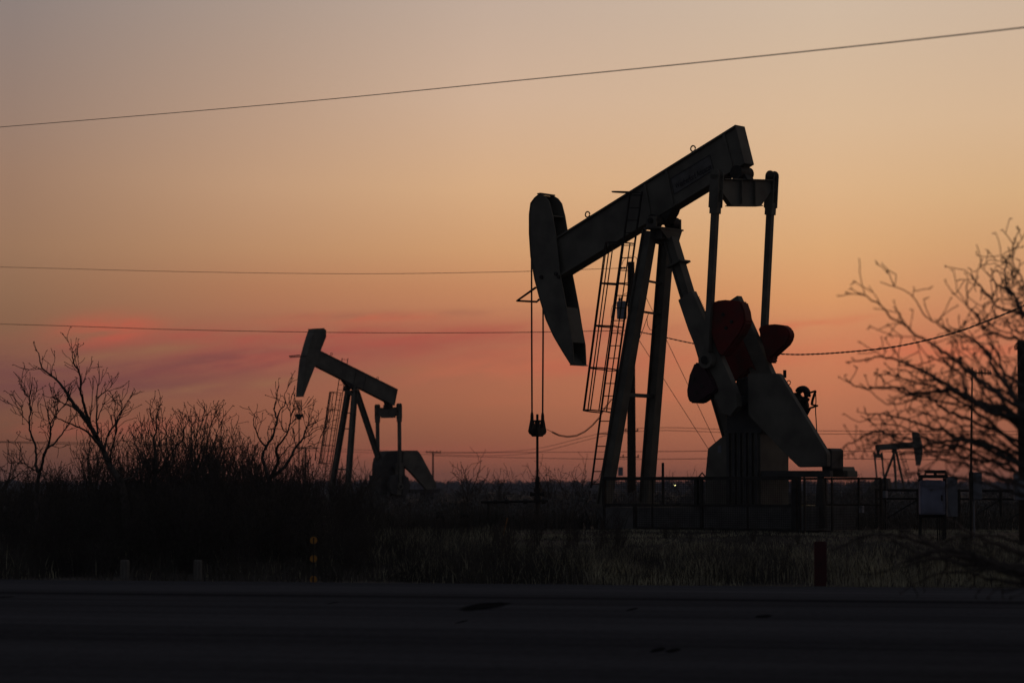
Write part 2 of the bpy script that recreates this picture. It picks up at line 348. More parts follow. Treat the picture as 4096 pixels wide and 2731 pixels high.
# ---------------------------------------------------------------- the pumping units
def solid_of(pts, w0, w1): return MB().prism(pts, w0, w1)
def pump(F, S, root_label):
    R = empty('pumpjack', F.O, F.yaw); tag(R, root_label, 'pumpjack', 'pumpjacks in the oil field')
    P, Q = F.P, F.Q
    nr = S.get('near', -1)                    # sign of w on the side nearer the camera
    fine = S['fine']
    paint = M['paint']
    # walking beam: web plates between two flanges
    bt0, bt1, bb1, bb0 = [Vector((q[0], 0, q[1])) for q in Q(S['beam'], nr * S['bw'])]
    bw = S['bw']; T = S['ft']
    m = MB()
    down0 = (bb0 - bt0).normalized() * T; down1 = (bb1 - bt1).normalized() * T
    xz = lambda v: (v.x, v.z)
    m.prism([xz(bt0), xz(bt1), xz(bt1 + down1), xz(bt0 + down0)], -bw, bw)
    m.prism([xz(bb0 - down0), xz(bb1 - down1), xz(bb1), xz(bb0)], -bw, bw)
    m.prism([xz(bt0 + down0), xz(bt1 + down1), xz(bb1 - down1), xz(bb0 - down0)], -bw * .72, bw * .72)
    for f in (S.get('stiff') or ()):
        a0, a1 = bt0.lerp(bt1, f), bt0.lerp(bt1, f + .012); c0, c1 = bb0.lerp(bb1, f), bb0.lerp(bb1, f + .012)
        for sgn in (-1, 1):
            m.prism([xz(a0 + down0), xz(a1 + down0), xz(c1 - down0), xz(c0 - down0)], sgn * bw * .72, sgn * (bw - .012))
    ax = (bt1 - bt0).normalized()
    e0, e1 = bt1 - ax * .02, bb1 - ax * .02
    m.prism([xz(e0 + ax * .005), xz(e1 + ax * .005), xz(e1 + ax * .035), xz(e0 + ax * .035)], -bw - .004, bw + .004)
    beamo = m.build('walking_beam', paint, R, bevel=.006 if fine else 0)
    for px_, py_ in S.get('eyes', ()):
        c = P(px_, py_, 0); MB().ring((c[0], 0, c[2]), (0, 1, 0), .07, .018, 16, 6).build('lifting_eye', M['steel'], beamo)
    # horse head: two cheek plates, curved wrap plate, inner webs
    hw = S['hw']; fr = Q(S['head_front'], nr * hw); re = Q(S['head_rear'], nr * hw)
    m = MB(); out = fr + re[::-1]
    t = .035
    m.prism(out, -hw, -hw + t); m.prism(out, hw - t, hw)
    for i in range(len(fr) - 1):
        a, b = Vector((fr[i][0], fr[i][1])), Vector((fr[i + 1][0], fr[i + 1][1])); d = (b - a).normalized(); nrm = Vector((-d.y, d.x))
        if nrm.dot(Vector((re[0][0], re[0][1])) - a) < 0: nrm = -nrm
        m.prism([tuple(a + nrm * .004), tuple(b + nrm * .004), tuple(b + nrm * .03), tuple(a + nrm * .03)], -hw - .02, hw + .02)
    # top cap and foot plate
    a, b = fr[0], re[0]; m.prism([(a[0] - .02, a[1]), (b[0] + .02, b[1]), (b[0] + .02, b[1] + .03), (a[0] - .02, a[1] + .03)], -hw - .03, hw + .03)
    a, b = fr[-1], re[-1]; m.prism([(a[0] - .02, a[1]), (b[0] + .03, b[1]), (b[0] + .06, b[1] - .03), (a[0] - .02, a[1] - .03)], -hw, hw)
    # solid core towards the beam so that the box is closed where it joins
    mid = [(lerp(p[0], q_[0], .15), lerp(p[1], q_[1], .15)) for p, q_ in zip(fr, fr)]
    head = m.build('horse_head', paint, R, bevel=.004 if fine else 0)
    if S.get('head_webs'):
        for (x0, y0, x1, y1, kind_) in S['head_webs']:
            a = P(x0, y0, nr * hw); b = P(x1, y1, nr * hw)
            wv = MB(); wv.beam((a[0] - .02, 0, a[2]), (b[0] - .02, 0, b[2]), 2 * (hw - t) - .01, .03, (0, 1, 0)); wv.build('web_plate', paint, head)
    if S.get('nose'):
        pts = [P(x, y, w) for x, y, w in S['nose']]
        MB().tube(pts, .03, 6).build('bridle_guard', M['steel'], R)
    # wire-rope bridle, carrier bar, polished rod
    cu = S['cable_u']; cz0, cz1 = S['cable_z']
    for w_ in S['cable_w']:
        top = cz0 if not isinstance(w_, tuple) else w_[1]; w_ = w_ if not isinstance(w_, tuple) else w_[0]
        m = MB(); m.tube([(cu, w_, top), (cu + .005, w_, (top + cz1) / 2), (cu, w_ * .93, cz1)], .022 if fine else .025, 6)
        cab = m.build('bridle_rope', M['wire'], R)
        if fine:
            MB().tube([(cu, w_ * .93, cz1 + .02), (cu, w_ * .93, cz1 - .06), (cu, w_ * .93, cz1 - .16), (cu, w_ * .93, cz1 - .20)], [.03, .042, .045, .03], 10).build('socket', M['steel'], cab)
            MB().prism_u([(w_ * .93 - .03, cz1 - .15), (w_ * .93 + .03, cz1 - .15), (w_ * .93 + .09, cz1 - .36), (w_ * .93 + .12, cz1 - .46), (w_ * .93 + .07, cz1 - .54), (w_ * .93 - .07, cz1 - .54), (w_ * .93 - .12, cz1 - .46), (w_ * .93 - .09, cz1 - .36)], cu - .05, cu + .05).build('clevis', M['steel'], cab, bevel=.02)
    zc = S['carrier_z']
    m = MB(); m.box((cu, 0, zc), (.22, 2 * abs(S['cable_w'][0] if not isinstance(S['cable_w'][0], tuple) else S['cable_w'][0][0]) + .16, .2)); m.box((cu, 0, zc - .16), (.16, .26, .14))
    m.build('carrier_bar', M['steel'], R, bevel=.03 if fine else .01) if not fine else MB().box((cu, 0, zc), (.24, .30, .22)).box((cu, 0, zc - .02), (.10, .56, .08)).build('carrier_bar', M['steel'], R, bevel=.03)
    m = MB(); m.tube([(cu, 0, zc + .46), (cu, 0, S['rod_z'])], .032, 8)
    if fine: m.cyl((cu, 0, zc + .10), (cu, 0, zc + .26), .07, 10); m.cyl((cu, 0, zc + .26), (cu, 0, zc + .31), .095, 6)
    m.build('polished_rod', M['steel'], R)
    # samson post
    ls = S['leg']
    m_ = {}
    for key in ('near_leg', 'far_leg', 'rear_leg'):
        a, b = S[key]; a = P(*a); b = P(*b)
        m_[key] = (a, b)
        mm_ = MB(); mm_.hbeam(a, b, ls[0], ls[1], .03); 
        if fine: mm_.beam(a, b, ls[0] * .55, ls[1] - .08)
        if key == 'rear_leg' and fine:
            c = l3(a, b, .905); mm_.beam(c, l3(a, b, .898), ls[0] + .16, ls[1] + .18)
        if key != 'rear_leg': mm_.box((a[0], a[1], a[2] + .02), (ls[1] + .22, ls[0] + .22, .05))
        mm_.build('leg', paint, R, bevel=.004 if fine else 0)
    for fz in S['braces']:
        a = l3(*m_['near_leg'], fz[0]); b = l3(*m_['far_leg'], fz[0])
        MB().beam(a, b, fz[1], fz[1], (0, 0, 1)).build('cross_brace', paint, R)
    if S.get('jbox'):
        c = P(*S['jbox']); MB().box(c, (.24, .1, .2)).build('junction_box', M['galv'], R, bevel=.01)
        c = l3(*m_['far_leg'], .18)
    # saddle bearing
    sp = P(*S['saddle'])
    k = S.get('k', 1.0)
    m = MB(); m.cyl((sp[0], -.52 * k, sp[2]), (sp[0], -.20 * k, sp[2]), .155 * k, 24); m.cyl((sp[0], .20 * k, sp[2]), (sp[0], .52 * k, sp[2]), .155 * k, 24); m.cyl((sp[0], -.6 * k, sp[2]), (sp[0], .6 * k, sp[2]), .07 * k, 16)
    m.build('saddle_bearing', M['steel'], R, bevel=.02 if fine else 0)
    m = MB()
    m.prism([(sp[0] - .24 * k, sp[2] - .16 * k), (sp[0] + .24 * k, sp[2] - .16 * k), (sp[0] + .24 * k, sp[2] - .20 * k), (sp[0] - .24 * k, sp[2] - .20 * k)], -.50 * k, .50 * k)
    for w_ in (-.5, .5): m.prism([(sp[0] - .15 * k, sp[2] - .16 * k), (sp[0] + .15 * k, sp[2] - .16 * k), (sp[0] + .15 * k, sp[2] + .10 * k), (sp[0] - .15 * k, sp[2] + .10 * k)], (w_ - .03) * k, (w_ + .03) * k)
    m.prism_u([(-.46 * k, sp[2] - .20 * k), (.46 * k, sp[2] - .20 * k), (.33 * k, sp[2] - .46 * k), (-.12 * k, sp[2] - .46 * k)], sp[0] + .20 * k, sp[0] + .225 * k)
    m.prism([(sp[0] - .2 * k, sp[2] - .2 * k), (sp[0] + .19 * k, sp[2] - .2 * k), (sp[0] + .16 * k, sp[2] - .44 * k), (sp[0] - .1 * k, sp[2] - .44 * k)], -.3 * k, .3 * k)
    bc = bb0.lerp(bb1, S['seat']); sl = (bb1 - bb0).normalized()
    m2 = MB(); m2.prism([xz(bc - sl * .38 * k), xz(bc + sl * .38 * k), xz(bc + sl * .32 * k - Vector((0, 0, .10 * k))), (sp[0] + .16 * k, sp[2] - .02), (sp[0] - .16 * k, sp[2] - .02), xz(bc - sl * .32 * k - Vector((0, 0, .06 * k)))], -.17 * k, .17 * k)
    m2.build('saddle_bracket', M['steel'], R)
    m.build('post_cap', paint, R)
    # equaliser hung from the tail
    eu, ez = S['eq']; 
    E_ = P(*S['eq_px']); eu, ez = E_[0], E_[2]
    h = S['eq_h']; ww = S['pit_w']
    tl_ = S.get('eq_tilt', 0); m = MB(); prof_e = [(-ww + .12 * k, ez + h * .5), (ww - .12 * k, ez + h * .5), (ww - .12 * k, ez + h * .05), (ww * .55, ez - h * .5), (-ww * .55, ez - h * .5), (-ww + .12 * k, ez + h * .05)]
    prof_e = [(p_, q_ + tl_ * p_) for p_, q_ in prof_e]; m.prism_u(prof_e, eu - .07 * k, eu + .07 * k)
    wt_ = ww - .15 * k; m.beam((eu, -wt_, ez + h * .5 + .012 - tl_ * wt_), (eu, wt_, ez + h * .5 + .012 + tl_ * wt_), .024, .30 * k, (0, 0, 1)); m.beam((eu, -.55 * ww, ez - h * .5 - .012 - tl_ * .55 * ww), (eu, .55 * ww, ez - h * .5 - .012 + tl_ * .55 * ww), .024, .24 * k, (0, 0, 1))
    if fine:
        for w_ in (-.28, .28): m.prism([(eu - .14, ez - h * .5), (eu + .14, ez - h * .5), (eu + .14, ez + h * .5), (eu - .14, ez + h * .5)], w_ - .012, w_ + .012)
    m.build('equalizer', paint, R, bevel=.004 if fine else 0)
    tb = P(*S['tail_px'])
    m = MB(); m.cyl((tb[0], -.26 * k, tb[2]), (tb[0], .26 * k, tb[2]), .17 * k, 22); m.prism([(eu - .2 * k, ez + h * .5), (eu + .2 * k, ez + h * .5), (tb[0] + .14 * k, tb[2]), (tb[0] - .14 * k, tb[2])], -.14 * k, .14 * k)
    be = bb1.lerp(bb0, .015); bf = bb1.lerp(bb0, .10)
    m.prism([xz(be), xz(bf), (tb[0] - .15 * k, tb[2] + .02), (tb[0] + .15 * k, tb[2] + .02)], -.12 * k, .12 * k)
    m.build('tail_bearing', M['steel'], R)
    # gearbox side
    sh = P(*S['shaft']); su, sz_ = sh[0], sh[2]
    pin = P(*S['pin']); pu, pz = pin[0], pin[2]
    cw = S['crank_w']                        # |w| of the crank's mid-plane
    cr = S['crank']; crp = Q(cr, nr * (cw + .1 * k)) if cr else None
    if crp is None:
        d = Vector((pu - su, pz - sz_)); l = d.length; d.normalize(); n_ = Vector((-d.y, d.x)); tip = Vector((su, sz_)) + d * l * 1.45
        s0 = Vector((su, sz_)) - d * .3 * k
        crp = [tuple(s0 + n_ * .25 * k), tuple(s0 - n_ * .25 * k), tuple(tip - n_ * .25 * k), tuple(tip + n_ * .25 * k)]
    wtA = Q(S['wt_r'], nr * (cw + .15)) if S.get('wt_r') else None
    wtB = Q(S['wt_l'], nr * (cw + .15)) if S.get('wt_l') else None
    for s_ in (nr, -nr):
        m = MB(); m.prism(crp, s_ * (cw - .1 * k), s_ * (cw + .1 * k))
        if fine:   # toothed rack along both edges of the crank
            a, b = Vector(crp[1]), Vector(crp[2]); d = (b - a); n__ = int(d.length * .62 / .055); d.normalize(); nn = Vector((-d.y, d.x))
            if nn.dot(Vector(crp[0]) - a) > 0: nn = -nn
            for i in range(n__):
                q0 = a + d * (.16 + i * .055)
                m.prism([tuple(q0 - nn * .01), tuple(q0 + d * .03 - nn * .01), tuple(q0 + d * .022 + nn * .028), tuple(q0 + d * .008 + nn * .028)], s_ * (cw - .10), s_ * (cw - .03))
        co = m.build('crank', paint, R, bevel=.01 if fine else 0)
        MB().cyl((pu, s_ * (cw + .05 * k), pz), (pu, s_ * (ww + .13 * k), pz), .1 * k, 18).build('wrist_pin', M['steel'], co)
        if fine:
            for wt in ((S['wt_r'], S['wt_l']) if s_ == nr else (S['wt_rf'], S['wt_lf'])):
                pp = Q(wt, nr * (cw + .2) if s_ == nr else s_ * (cw - .13))
                wo_ = MB(); wo_.prism(pp, s_ * (cw - .13), s_ * (cw + (.2 if s_ == nr else .13))); dk_ = s_ == nr and wt is S['wt_l']; wo_ = wo_.build('counterweight', M['darkred' if dk_ else 'red'], co, bevel=.035)
                tag(wo_, 'dark purplish counterweight' if dk_ else 'red counterweight bolted to the crank')
                c = (sum(p[0] for p in pp) / len(pp), sum(p[1] for p in pp) / len(pp))
                for du, dz in ((-.10, .16), (.14, -.02), (-.02, -.16)): MB().cyl((c[0] + du, s_ * (cw + .12) if s_ != nr else s_ * (cw + .19), c[1] + dz), (c[0] + du, s_ * (cw + (.15 if s_ != nr else .225)), c[1] + dz), .042, 10).build('bolt', M['steel'], wo_)
        else:
            d = Vector((pu - su, pz - sz_)).normalized(); n_ = Vector((-d.y, d.x)); c = Vector((pu, pz))
            for sg in (-1, 1):
                pts = [c + d * .55 * k + n_ * sg * .2 * k, c + d * .45 * k + n_ * sg * .62 * k, c - d * .1 * k + n_ * sg * .8 * k, c - d * .6 * k + n_ * sg * .6 * k, c - d * .7 * k + n_ * sg * .2 * k]
                MB().prism([tuple(p) for p in pts], s_ * (cw - .15 * k), s_ * (cw + .16 * k)).build('counterweight', M['paint2'], co)
        # pitman arm from equaliser end to wrist pin
        wq = s_ * ww
        m = MB(); a = (pu, wq, pz); b = (eu, wq, ez + h * .1 + tl_ * wq)
        ps = S['pit_s']
        m.beam(l3(a, b, .05), l3(a, b, .93), ps, ps)
        dn = (Vector(b) - Vector(a)).normalized(); q = Vector((-dn.z, 0, dn.x))
        m.beam(l3(a, b, .86), l3(a, b, .93), ps * 1.35, ps * 1.35)
        for qq in (-1, 1):
            m.beam(Vector(b) - dn * .42 * k + Vector((0, qq * ps * .62, 0)), Vector(b) + dn * .36 * k + Vector((0, qq * ps * .62, 0)), .035 * k, .26 * k)
            m.cyl(Vector(b) + dn * .36 * k + Vector((0, qq * ps * .62 - .0175 * k, 0)), Vector(b) + dn * .36 * k + Vector((0, qq * ps * .62 + .0175 * k, 0)), .13 * k, 16)
        m.cyl((pu, wq - .09 * k, pz), (pu, wq + .09 * k, pz), .2 * k, 24)
        m.cyl((pu, wq - .12 * k, pz), (pu, wq + .12 * k, pz), .11 * k, 20)
        m.cyl((eu, wq - .12 * k, b[2]), (eu, wq + .12 * k, b[2]), .07 * k, 14)
        m.build('pitman_arm', paint, R, bevel=.006 if fine else 0)
    gw = S['gear_w']
    m = MB(); m.prism(Q(S['gear'], nr * gw), -gw, gw); m.cyl((su, -cw - .05, sz_), (su, cw + .05, sz_), .17 * k, 20)
    if fine:
        for a in range(5):
            q0 = Q(S['gear'], nr * gw); c = Vector(q0[2]); d = Vector(q0[4])
            p_ = c.lerp(d, a / 5 + .1); m.cyl((p_.x, nr * gw, p_.y), (p_.x, nr * (gw + .05), p_.y), .03, 8)
    m.build('gearbox', M['paint2'], R, bevel=.03 if fine else 0)
    gd = Q(S['guard'], nr * S['guard_w'][0])
    gdo = MB().prism(gd, nr * S['guard_w'][0], nr * S['guard_w'][1]).build('belt_guard', paint, R, bevel=.02 if fine else 0)
    for nm, pts, w0, w1, mt in S['blocks']:
        MB().prism(Q(pts, w0), w0, w1).build(nm, M[mt], R, bevel=.01 if fine else 0)
    # ladder with hoop cage on the front of the post
    LD = S['ladder']; ln = len(LD['rungs'])
    lb, lt = P(*LD['bot']), P(*LD['top']); rb, rt_ = P(*LD['rbot']), P(*LD['rtop'])
    m = MB(); m.beam(lb, lt, .05, .025); m.beam(rb, rt_, .05, .025)
    L_ = (Vector(lt) - Vector(lb)).length; nrg = int(L_ / LD['pitch'])
    for i in range(nrg + 1):
        f = (i + LD.get('ph', .3)) / (nrg + .6); m.cyl(l3(lb, lt, f), l3(rb, rt_, f), .013 if fine else .012, 6)
    for f in LD['arms']:
        a = l3(rb, rt_, f); c = l3(lb, lt, f); lg = m_[LD['on']]; b = l3(*lg, f * LD.get('armk', .86)); m.beam(a, (b[0], a[1] * .4 + b[1] * .6, a[2]), .05, .02)
    lo = m.build('ladder', M['steel'], R)
    m = MB(); hoops = []
    for f in LD['hoops']:
        c0, c1 = Vector(l3(lb, lt, f)), Vector(l3(rb, rt_, f)); mid_ = (c0 + c1) / 2; side = (c1 - c0); hwid = side.length / 2; side.normalize()
        up_ = (Vector(lt) - Vector(lb)).normalized(); outw = Vector((-1, 0, 0)); outw = (outw - up_ * outw.dot(up_)).normalized()
        Rr = LD['R']; pts = [c0]
        for i in range(19):
            a = math.pi * (-.12 + 1.24 * i / 18); pts.append(mid_ + outw * (LD['off'] + math.sin(a) * Rr) - side * math.cos(a) * Rr)
        pts.append(c1); hoops.append(pts)
        if LD.get('bars') and f == LD['hoops'][-1]:
            mh = MB()
            for a_, b_ in zip(pts[:-1], pts[1:]): mh.beam(a_, b_, .022, .032, up_.cross(b_ - a_).normalized())
            mh.build('safety_hoop', M['steel'], R); continue
        for a_, b_ in zip(pts[:-1], pts[1:]): m.beam(a_, b_, .022 * LD.get('th', 1), .032, side if False else up_.cross(b_ - a_).normalized())
    for i in (2, 5, 8, 11, 14, 17):
        for h0, h1 in zip(hoops[:-1], hoops[1:LD.get('bars')]):
            m.beam(h0[i + 1], h1[i + 1], .035 * LD.get('th', 1), .012)
    m.build('ladder_cage', M['steel'], R)
    return R, beamo, m_, dict(eu=eu, ez=ez, su=su, sz=sz_, pu=pu, pz=pz)

# ================================================================ main pumping unit
F1 = Frame((2.8, 60, .58), math.radians(-40))
S1 = dict(fine=True, near=-1, bw=.2, ft=.05, hw=.27, beam=[(2222, 949), (2939, 500), (2977, 654), (2236, 1106)], stiff=[.50, .62, .93],
  eyes=[(2350, 858), (2772, 595)],
  head_front=[(2153, 778), (2138, 790), (2122, 812), (2116, 858), (2116, 935), (2122, 1026), (2138, 1118), (2158, 1195), (2184, 1280), (2214, 1346), (2250, 1407), (2281, 1456)],
  head_rear=[(2163, 776), (2181, 787), (2196, 807), (2209, 858), (2224, 950), (2240, 1098), (2252, 1160), (2265, 1229), (2276, 1300), (2290, 1377), (2293, 1440), (2293, 1456)],
  head_webs=[(2124, 862, 2209, 862, 0), (2264, 1229, 2289, 1369, 0), (2126, 980, 2226, 985, 0), (2170, 1225, 2262, 1229, 0)],
  nose=[(2143, 1150, -.27), (2068, 1203, -.25), (2147, 1207, .25), (2157, 1197, .27)],
  cable_u=-2.81, cable_z=(7.0, 2.90), cable_w=[-.23, .23], carrier_z=2.42, rod_z=1.2,
  leg=(.28, .28), near_leg=(((2414, 2022, -.81)), (2599, 925, -.34)), far_leg=((2584, 2016, .81), (2668, 945, .34)), rear_leg=((3003, 2020, 0), (2682, 955, 0)),
  braces=[(.405, .09), (.71, .05), (.823, .05), (.972, .11)], jbox=(2602, 1872, .98), saddle=(2655, 889, 0), seat=.56,
  eq=(0, 0), eq_px=(2977, 772, 0), eq_h=.60, pit_w=1.16, tail_px=(2968, 694, 0), pit_s=.15,
  shaft=(2915, 1607, -1.0), pin=(2829, 1440, -1.16), crank_w=.95,
  crank=[(2712, 1200), (2766, 1163), (2831, 1310), (2905, 1480), (2943, 1572), (2950, 1625), (2920, 1664), (2885, 1650), (2858, 1590), (2822, 1490), (2752, 1318)],
  wt_r=[(2835, 1215), (2870, 1202), (2898, 1199), (2961, 1205), (2975, 1245), (2981, 1288), (2960, 1335), (2890, 1425), (2870, 1410), (2835, 1320)], wt_rf=[(3030, 1310), (3060, 1299), (3096, 1296), (3131, 1301), (3150, 1315), (3157, 1335), (3156, 1354), (3142, 1378), (3085, 1430), (3090, 1450), (3070, 1452)],
  wt_l=[(2776, 1450), (2812, 1450), (2850, 1520), (2866, 1562), (2791, 1613), (2759, 1611), (2747, 1590), (2745, 1560), (2755, 1501)], wt_lf=[(2855, 1330), (2950, 1300), (3030, 1490), (3002, 1472), (2942, 1526), (2925, 1520), (2890, 1470), (2855, 1400)], eq_tilt=.085,
  gear_w=.45, gear=[(2905, 1640), (2925, 1560), (2950, 1518), (2989, 1503), (3040, 1510), (3075, 1560), (3085, 1650), (3075, 1728), (2908, 1728)],
  guard_w=(.75, .56), guard=[(2989, 1493), (3112, 1493), (3306, 1812), (3306, 1866), (3195, 1868), (3157, 1832), (2991, 1660)],
  blocks=[
    ('pedestal', [(2908, 1728), (3041, 1728), (3041, 2026), (2908, 2026)], -.6, .6, 'paint'),
    ('side_cover', [(2831, 1793), (2880, 1752), (2907, 1735), (2907, 2026), (2820, 2026), (2820, 1912)], -.57, .40, 'paint'),
    ('pedestal_flange', [(2900, 1718), (3046, 1718), (3046, 1731), (2900, 1731)], -.66, .66, 'paint2'),
    ('motor_rail', [(3043, 1882), (3318, 1882), (3318, 1908), (3043, 1908)], -.62, -.46, 'paint2'),
    ('motor_rail', [(3043, 1882), (3330, 1882), (3330, 1908), (3043, 1908)], .30, .46, 'paint2'),
    ('motor', [(3284, 1800), (3292, 1792), (3318, 1792), (3326, 1802), (3326, 1872), (3316, 1884), (3288, 1884)], -.53, -.02, 'paint2'),
    ('motor_terminal_box', [(3300, 1800), (3326, 1800), (3328, 1840), (3300, 1840)], .0, .14, 'galv'),
    ('engine_box', [(3330, 1866), (3368, 1866), (3378, 1908), (3325, 1908)], .08, .62, 'paint'),
    ('engine_box_step', [(3368, 1882), (3390, 1882), (3390, 1908), (3368, 1908)], .12, .56, 'paint'),
    ('motor_stand', [(3268, 1906), (3288, 1906), (3300, 2110), (3255, 2110)], -.6, -.5, 'paint2'),
    ('motor_stand', [(3268, 1906), (3288, 1906), (3300, 2110), (3255, 2110)], .35, .45, 'paint2'),
    ('control_box', [(3200, 2018), (3280, 2024), (3280, 2098), (3200, 2098)], -.45, .1, 'yellow'),
    ('concrete_base', [(2384, 2028), (3240, 2024), (3240, 2122), (2384, 2122)], -.98, .98, 'concrete'),
  ],
  ladder=dict(on='near_leg', bot=(2364, 1950, -1.25), top=(2521, 766, -.88), rbot=(2404, 1950, -.82), rtop=(2568, 766, -.45), rungs=[0], pitch=.305, hoops=[.253, .397, .54, .684, .823, .995], R=.34, off=.30, arms=[.1, .38, .66, .93], th=1.0, bars=-1))
P1, beam1, legs1, K1 = pump(F1, S1, 'largest and nearest pumpjack, its beam tipped up to the right behind the mesh fence')
# vertical ribs on the pedestal
m = MB()
a = F1.P(2912, 1735, -.6); b = F1.P(3037, 1735, -.6)
for i in range(6):
    u = lerp(a[0] + .04, b[0] - .04, i / 5); m.beam((u, -.64, .62), (u, -.64, 2.30), .08, .07, (0, 1, 0))
m.build('pedestal_rib', M['paint2'], P1)
# safety sticker on the side cover
c = F1.P(2878, 1796, -.58); MB().box((c[0], -.574, c[2]), (.10, .006, .17)).build('sticker', M['galv'], P1)
# brake drum, lever and wire on the far side
c = F1.P(3198, 1608, .72); m = MB(); h_ = F1.P(3210, 1579, .72); m.ring((h_[0], .72, h_[2]), (0, 1, 0), .14, .085, 24, 8); m.cyl((c[0] - .01, .67, c[2] - .10), (c[0] - .01, .77, c[2] - .10), .25, 26); m.cyl((c[0] - .1, .68, c[2] + .05), (c[0] - .1, .76, c[2] + .05), .18, 20)
m.build('brake_drum', M['steel'], P1)
m = MB(); q = [F1.P(x, y, .75) for x, y in ((3225, 1575), (3262, 1563), (3250, 1600), (3247, 1618), (3270, 1622), (3240, 1632), (3222, 1668))]
for a_, b_ in zip(q[:-1], q[1:]): m.beam(a_, b_, .06, .035)
m.build('brake_lever', M['steel'], P1)
MB().tube([F1.P(x, y, .75) for x, y in ((3262, 1563), (3264, 1600), (3262, 1640), (3267, 1720), (3266, 1800))], .013, 5).build('brake_cable', M['wire'], P1)
q = F1.P(3139, 1497, -.4); MB().cyl((q[0], q[1], q[2] - .08), (q[0], q[1], q[2] + .1), .04, 8).build('breather', M['steel'], P1)
q = F1.P(3155, 1530, -.4); MB().ring((q[0], q[1], q[2]), (0, 1, 0), .05, .012, 12, 5).build('lifting_ring', M['steel'], P1)
# sloping rear of the gearbox down to the drum
MB().prism(F1.Q([(3040, 1500), (3080, 1515), (3110, 1550), (3140, 1620), (3120, 1700), (3060, 1700)], -.2), -.2, .42).build('gearbox_shroud', M['paint'], P1, bevel=.02)
# coiled load-cell cable
pts = [F1.P(x, y, 0) for x, y in ((2186, 1716), (2208, 1727))]
base = [(2208, 1727), (2235, 1740), (2270, 1746), (2305, 1742), (2340, 1725), (2370, 1700), (2395, 1672), (2420, 1630), (2448, 1594)]
BP = [Vector(F1.P(x, y, lerp(0, -.9, i / 8))) for i, (x, y) in enumerate(base)]
for i in range(360):
    t = i / 360 * 8; k = min(7, int(t)); p = BP[k].lerp(BP[k + 1], t - k); an = i * 1.05; pts.append(tuple(p + Vector((.0, math.cos(an), math.sin(an))) * .022))
MB().tube(pts, .007, 4).build('coiled_cable', M['wire'], P1)
m = MB(); m.tube([F1.P(x, y, 0.2) for x, y in ((2595, 1250), (2588, 1275), (2590, 1300), (2600, 1318), (2610, 1320), (2640, 1290))], .008, 4); m.tube([F1.P(x, y, 0.) for x, y in ((2595, 1250), (2575, 1310), (2550, 1375))], .008, 4)
m.build('slack_cable', M['wire'], P1)
for x_, y_ in ((2167, 1108), (2237, 1108), (2225, 1095)):
    c = F1.P(x_, y_, -.27); MB().cyl((c[0], -.275, c[2]), (c[0], -.31, c[2]), .05, 12).build('retaining_pin', M['steel'], P1)
# maker's panel and lettering on the beam
wf = -.2 * .72
q = [F1.P(x, y, wf) for x, y in ((2683, 715), (2840, 620), (2855, 680), (2697, 777))]
MB().prism([(p[0], p[2]) for p in q], wf - .005, wf + .002).build('sign_panel', M['decal'], beam1)
fr_ = MB()
for i in range(4):
    a_, b_ = q[i], q[(i + 1) % 4]; fr_.beam((a_[0], wf - .012, a_[2]), (b_[0], wf - .012, b_[2]), .008, .016)
fr_.build('panel_edge', M['paint2'], beam1)
tx = bpy.data.curves.new('lettering', 'FONT'); tx.body = 'Weatherford Ampscot'; tx.size = 1; tx.offset = .018
to = bpy.data.objects.new('lettering_curve', tx); COL.objects.link(to); bpy.context.view_layer.update()
tm = bpy.data.meshes.new_from_object(to.evaluated_get(bpy.context.evaluated_depsgraph_get())); bpy.data.objects.remove(to)
a_, b_ = Vector(F1.P(2706, 757, wf)), Vector(F1.P(2848, 676, wf)); ex = (b_ - a_).normalized(); ey = Vector((-ex.z, 0, ex.x))
wd = max(v.co.x for v in tm.vertices); sx_ = (b_ - a_).length / wd; sy_ = .205
for v in tm.vertices:
    p = a_ + ex * v.co.x * sx_ + ey * v.co.y * sy_; v.co = (p.x, wf - .010, p.z)
tm.materials.append(M['ink']); lo = bpy.data.objects.new('lettering', tm); COL.objects.link(lo); lo.parent = beam1

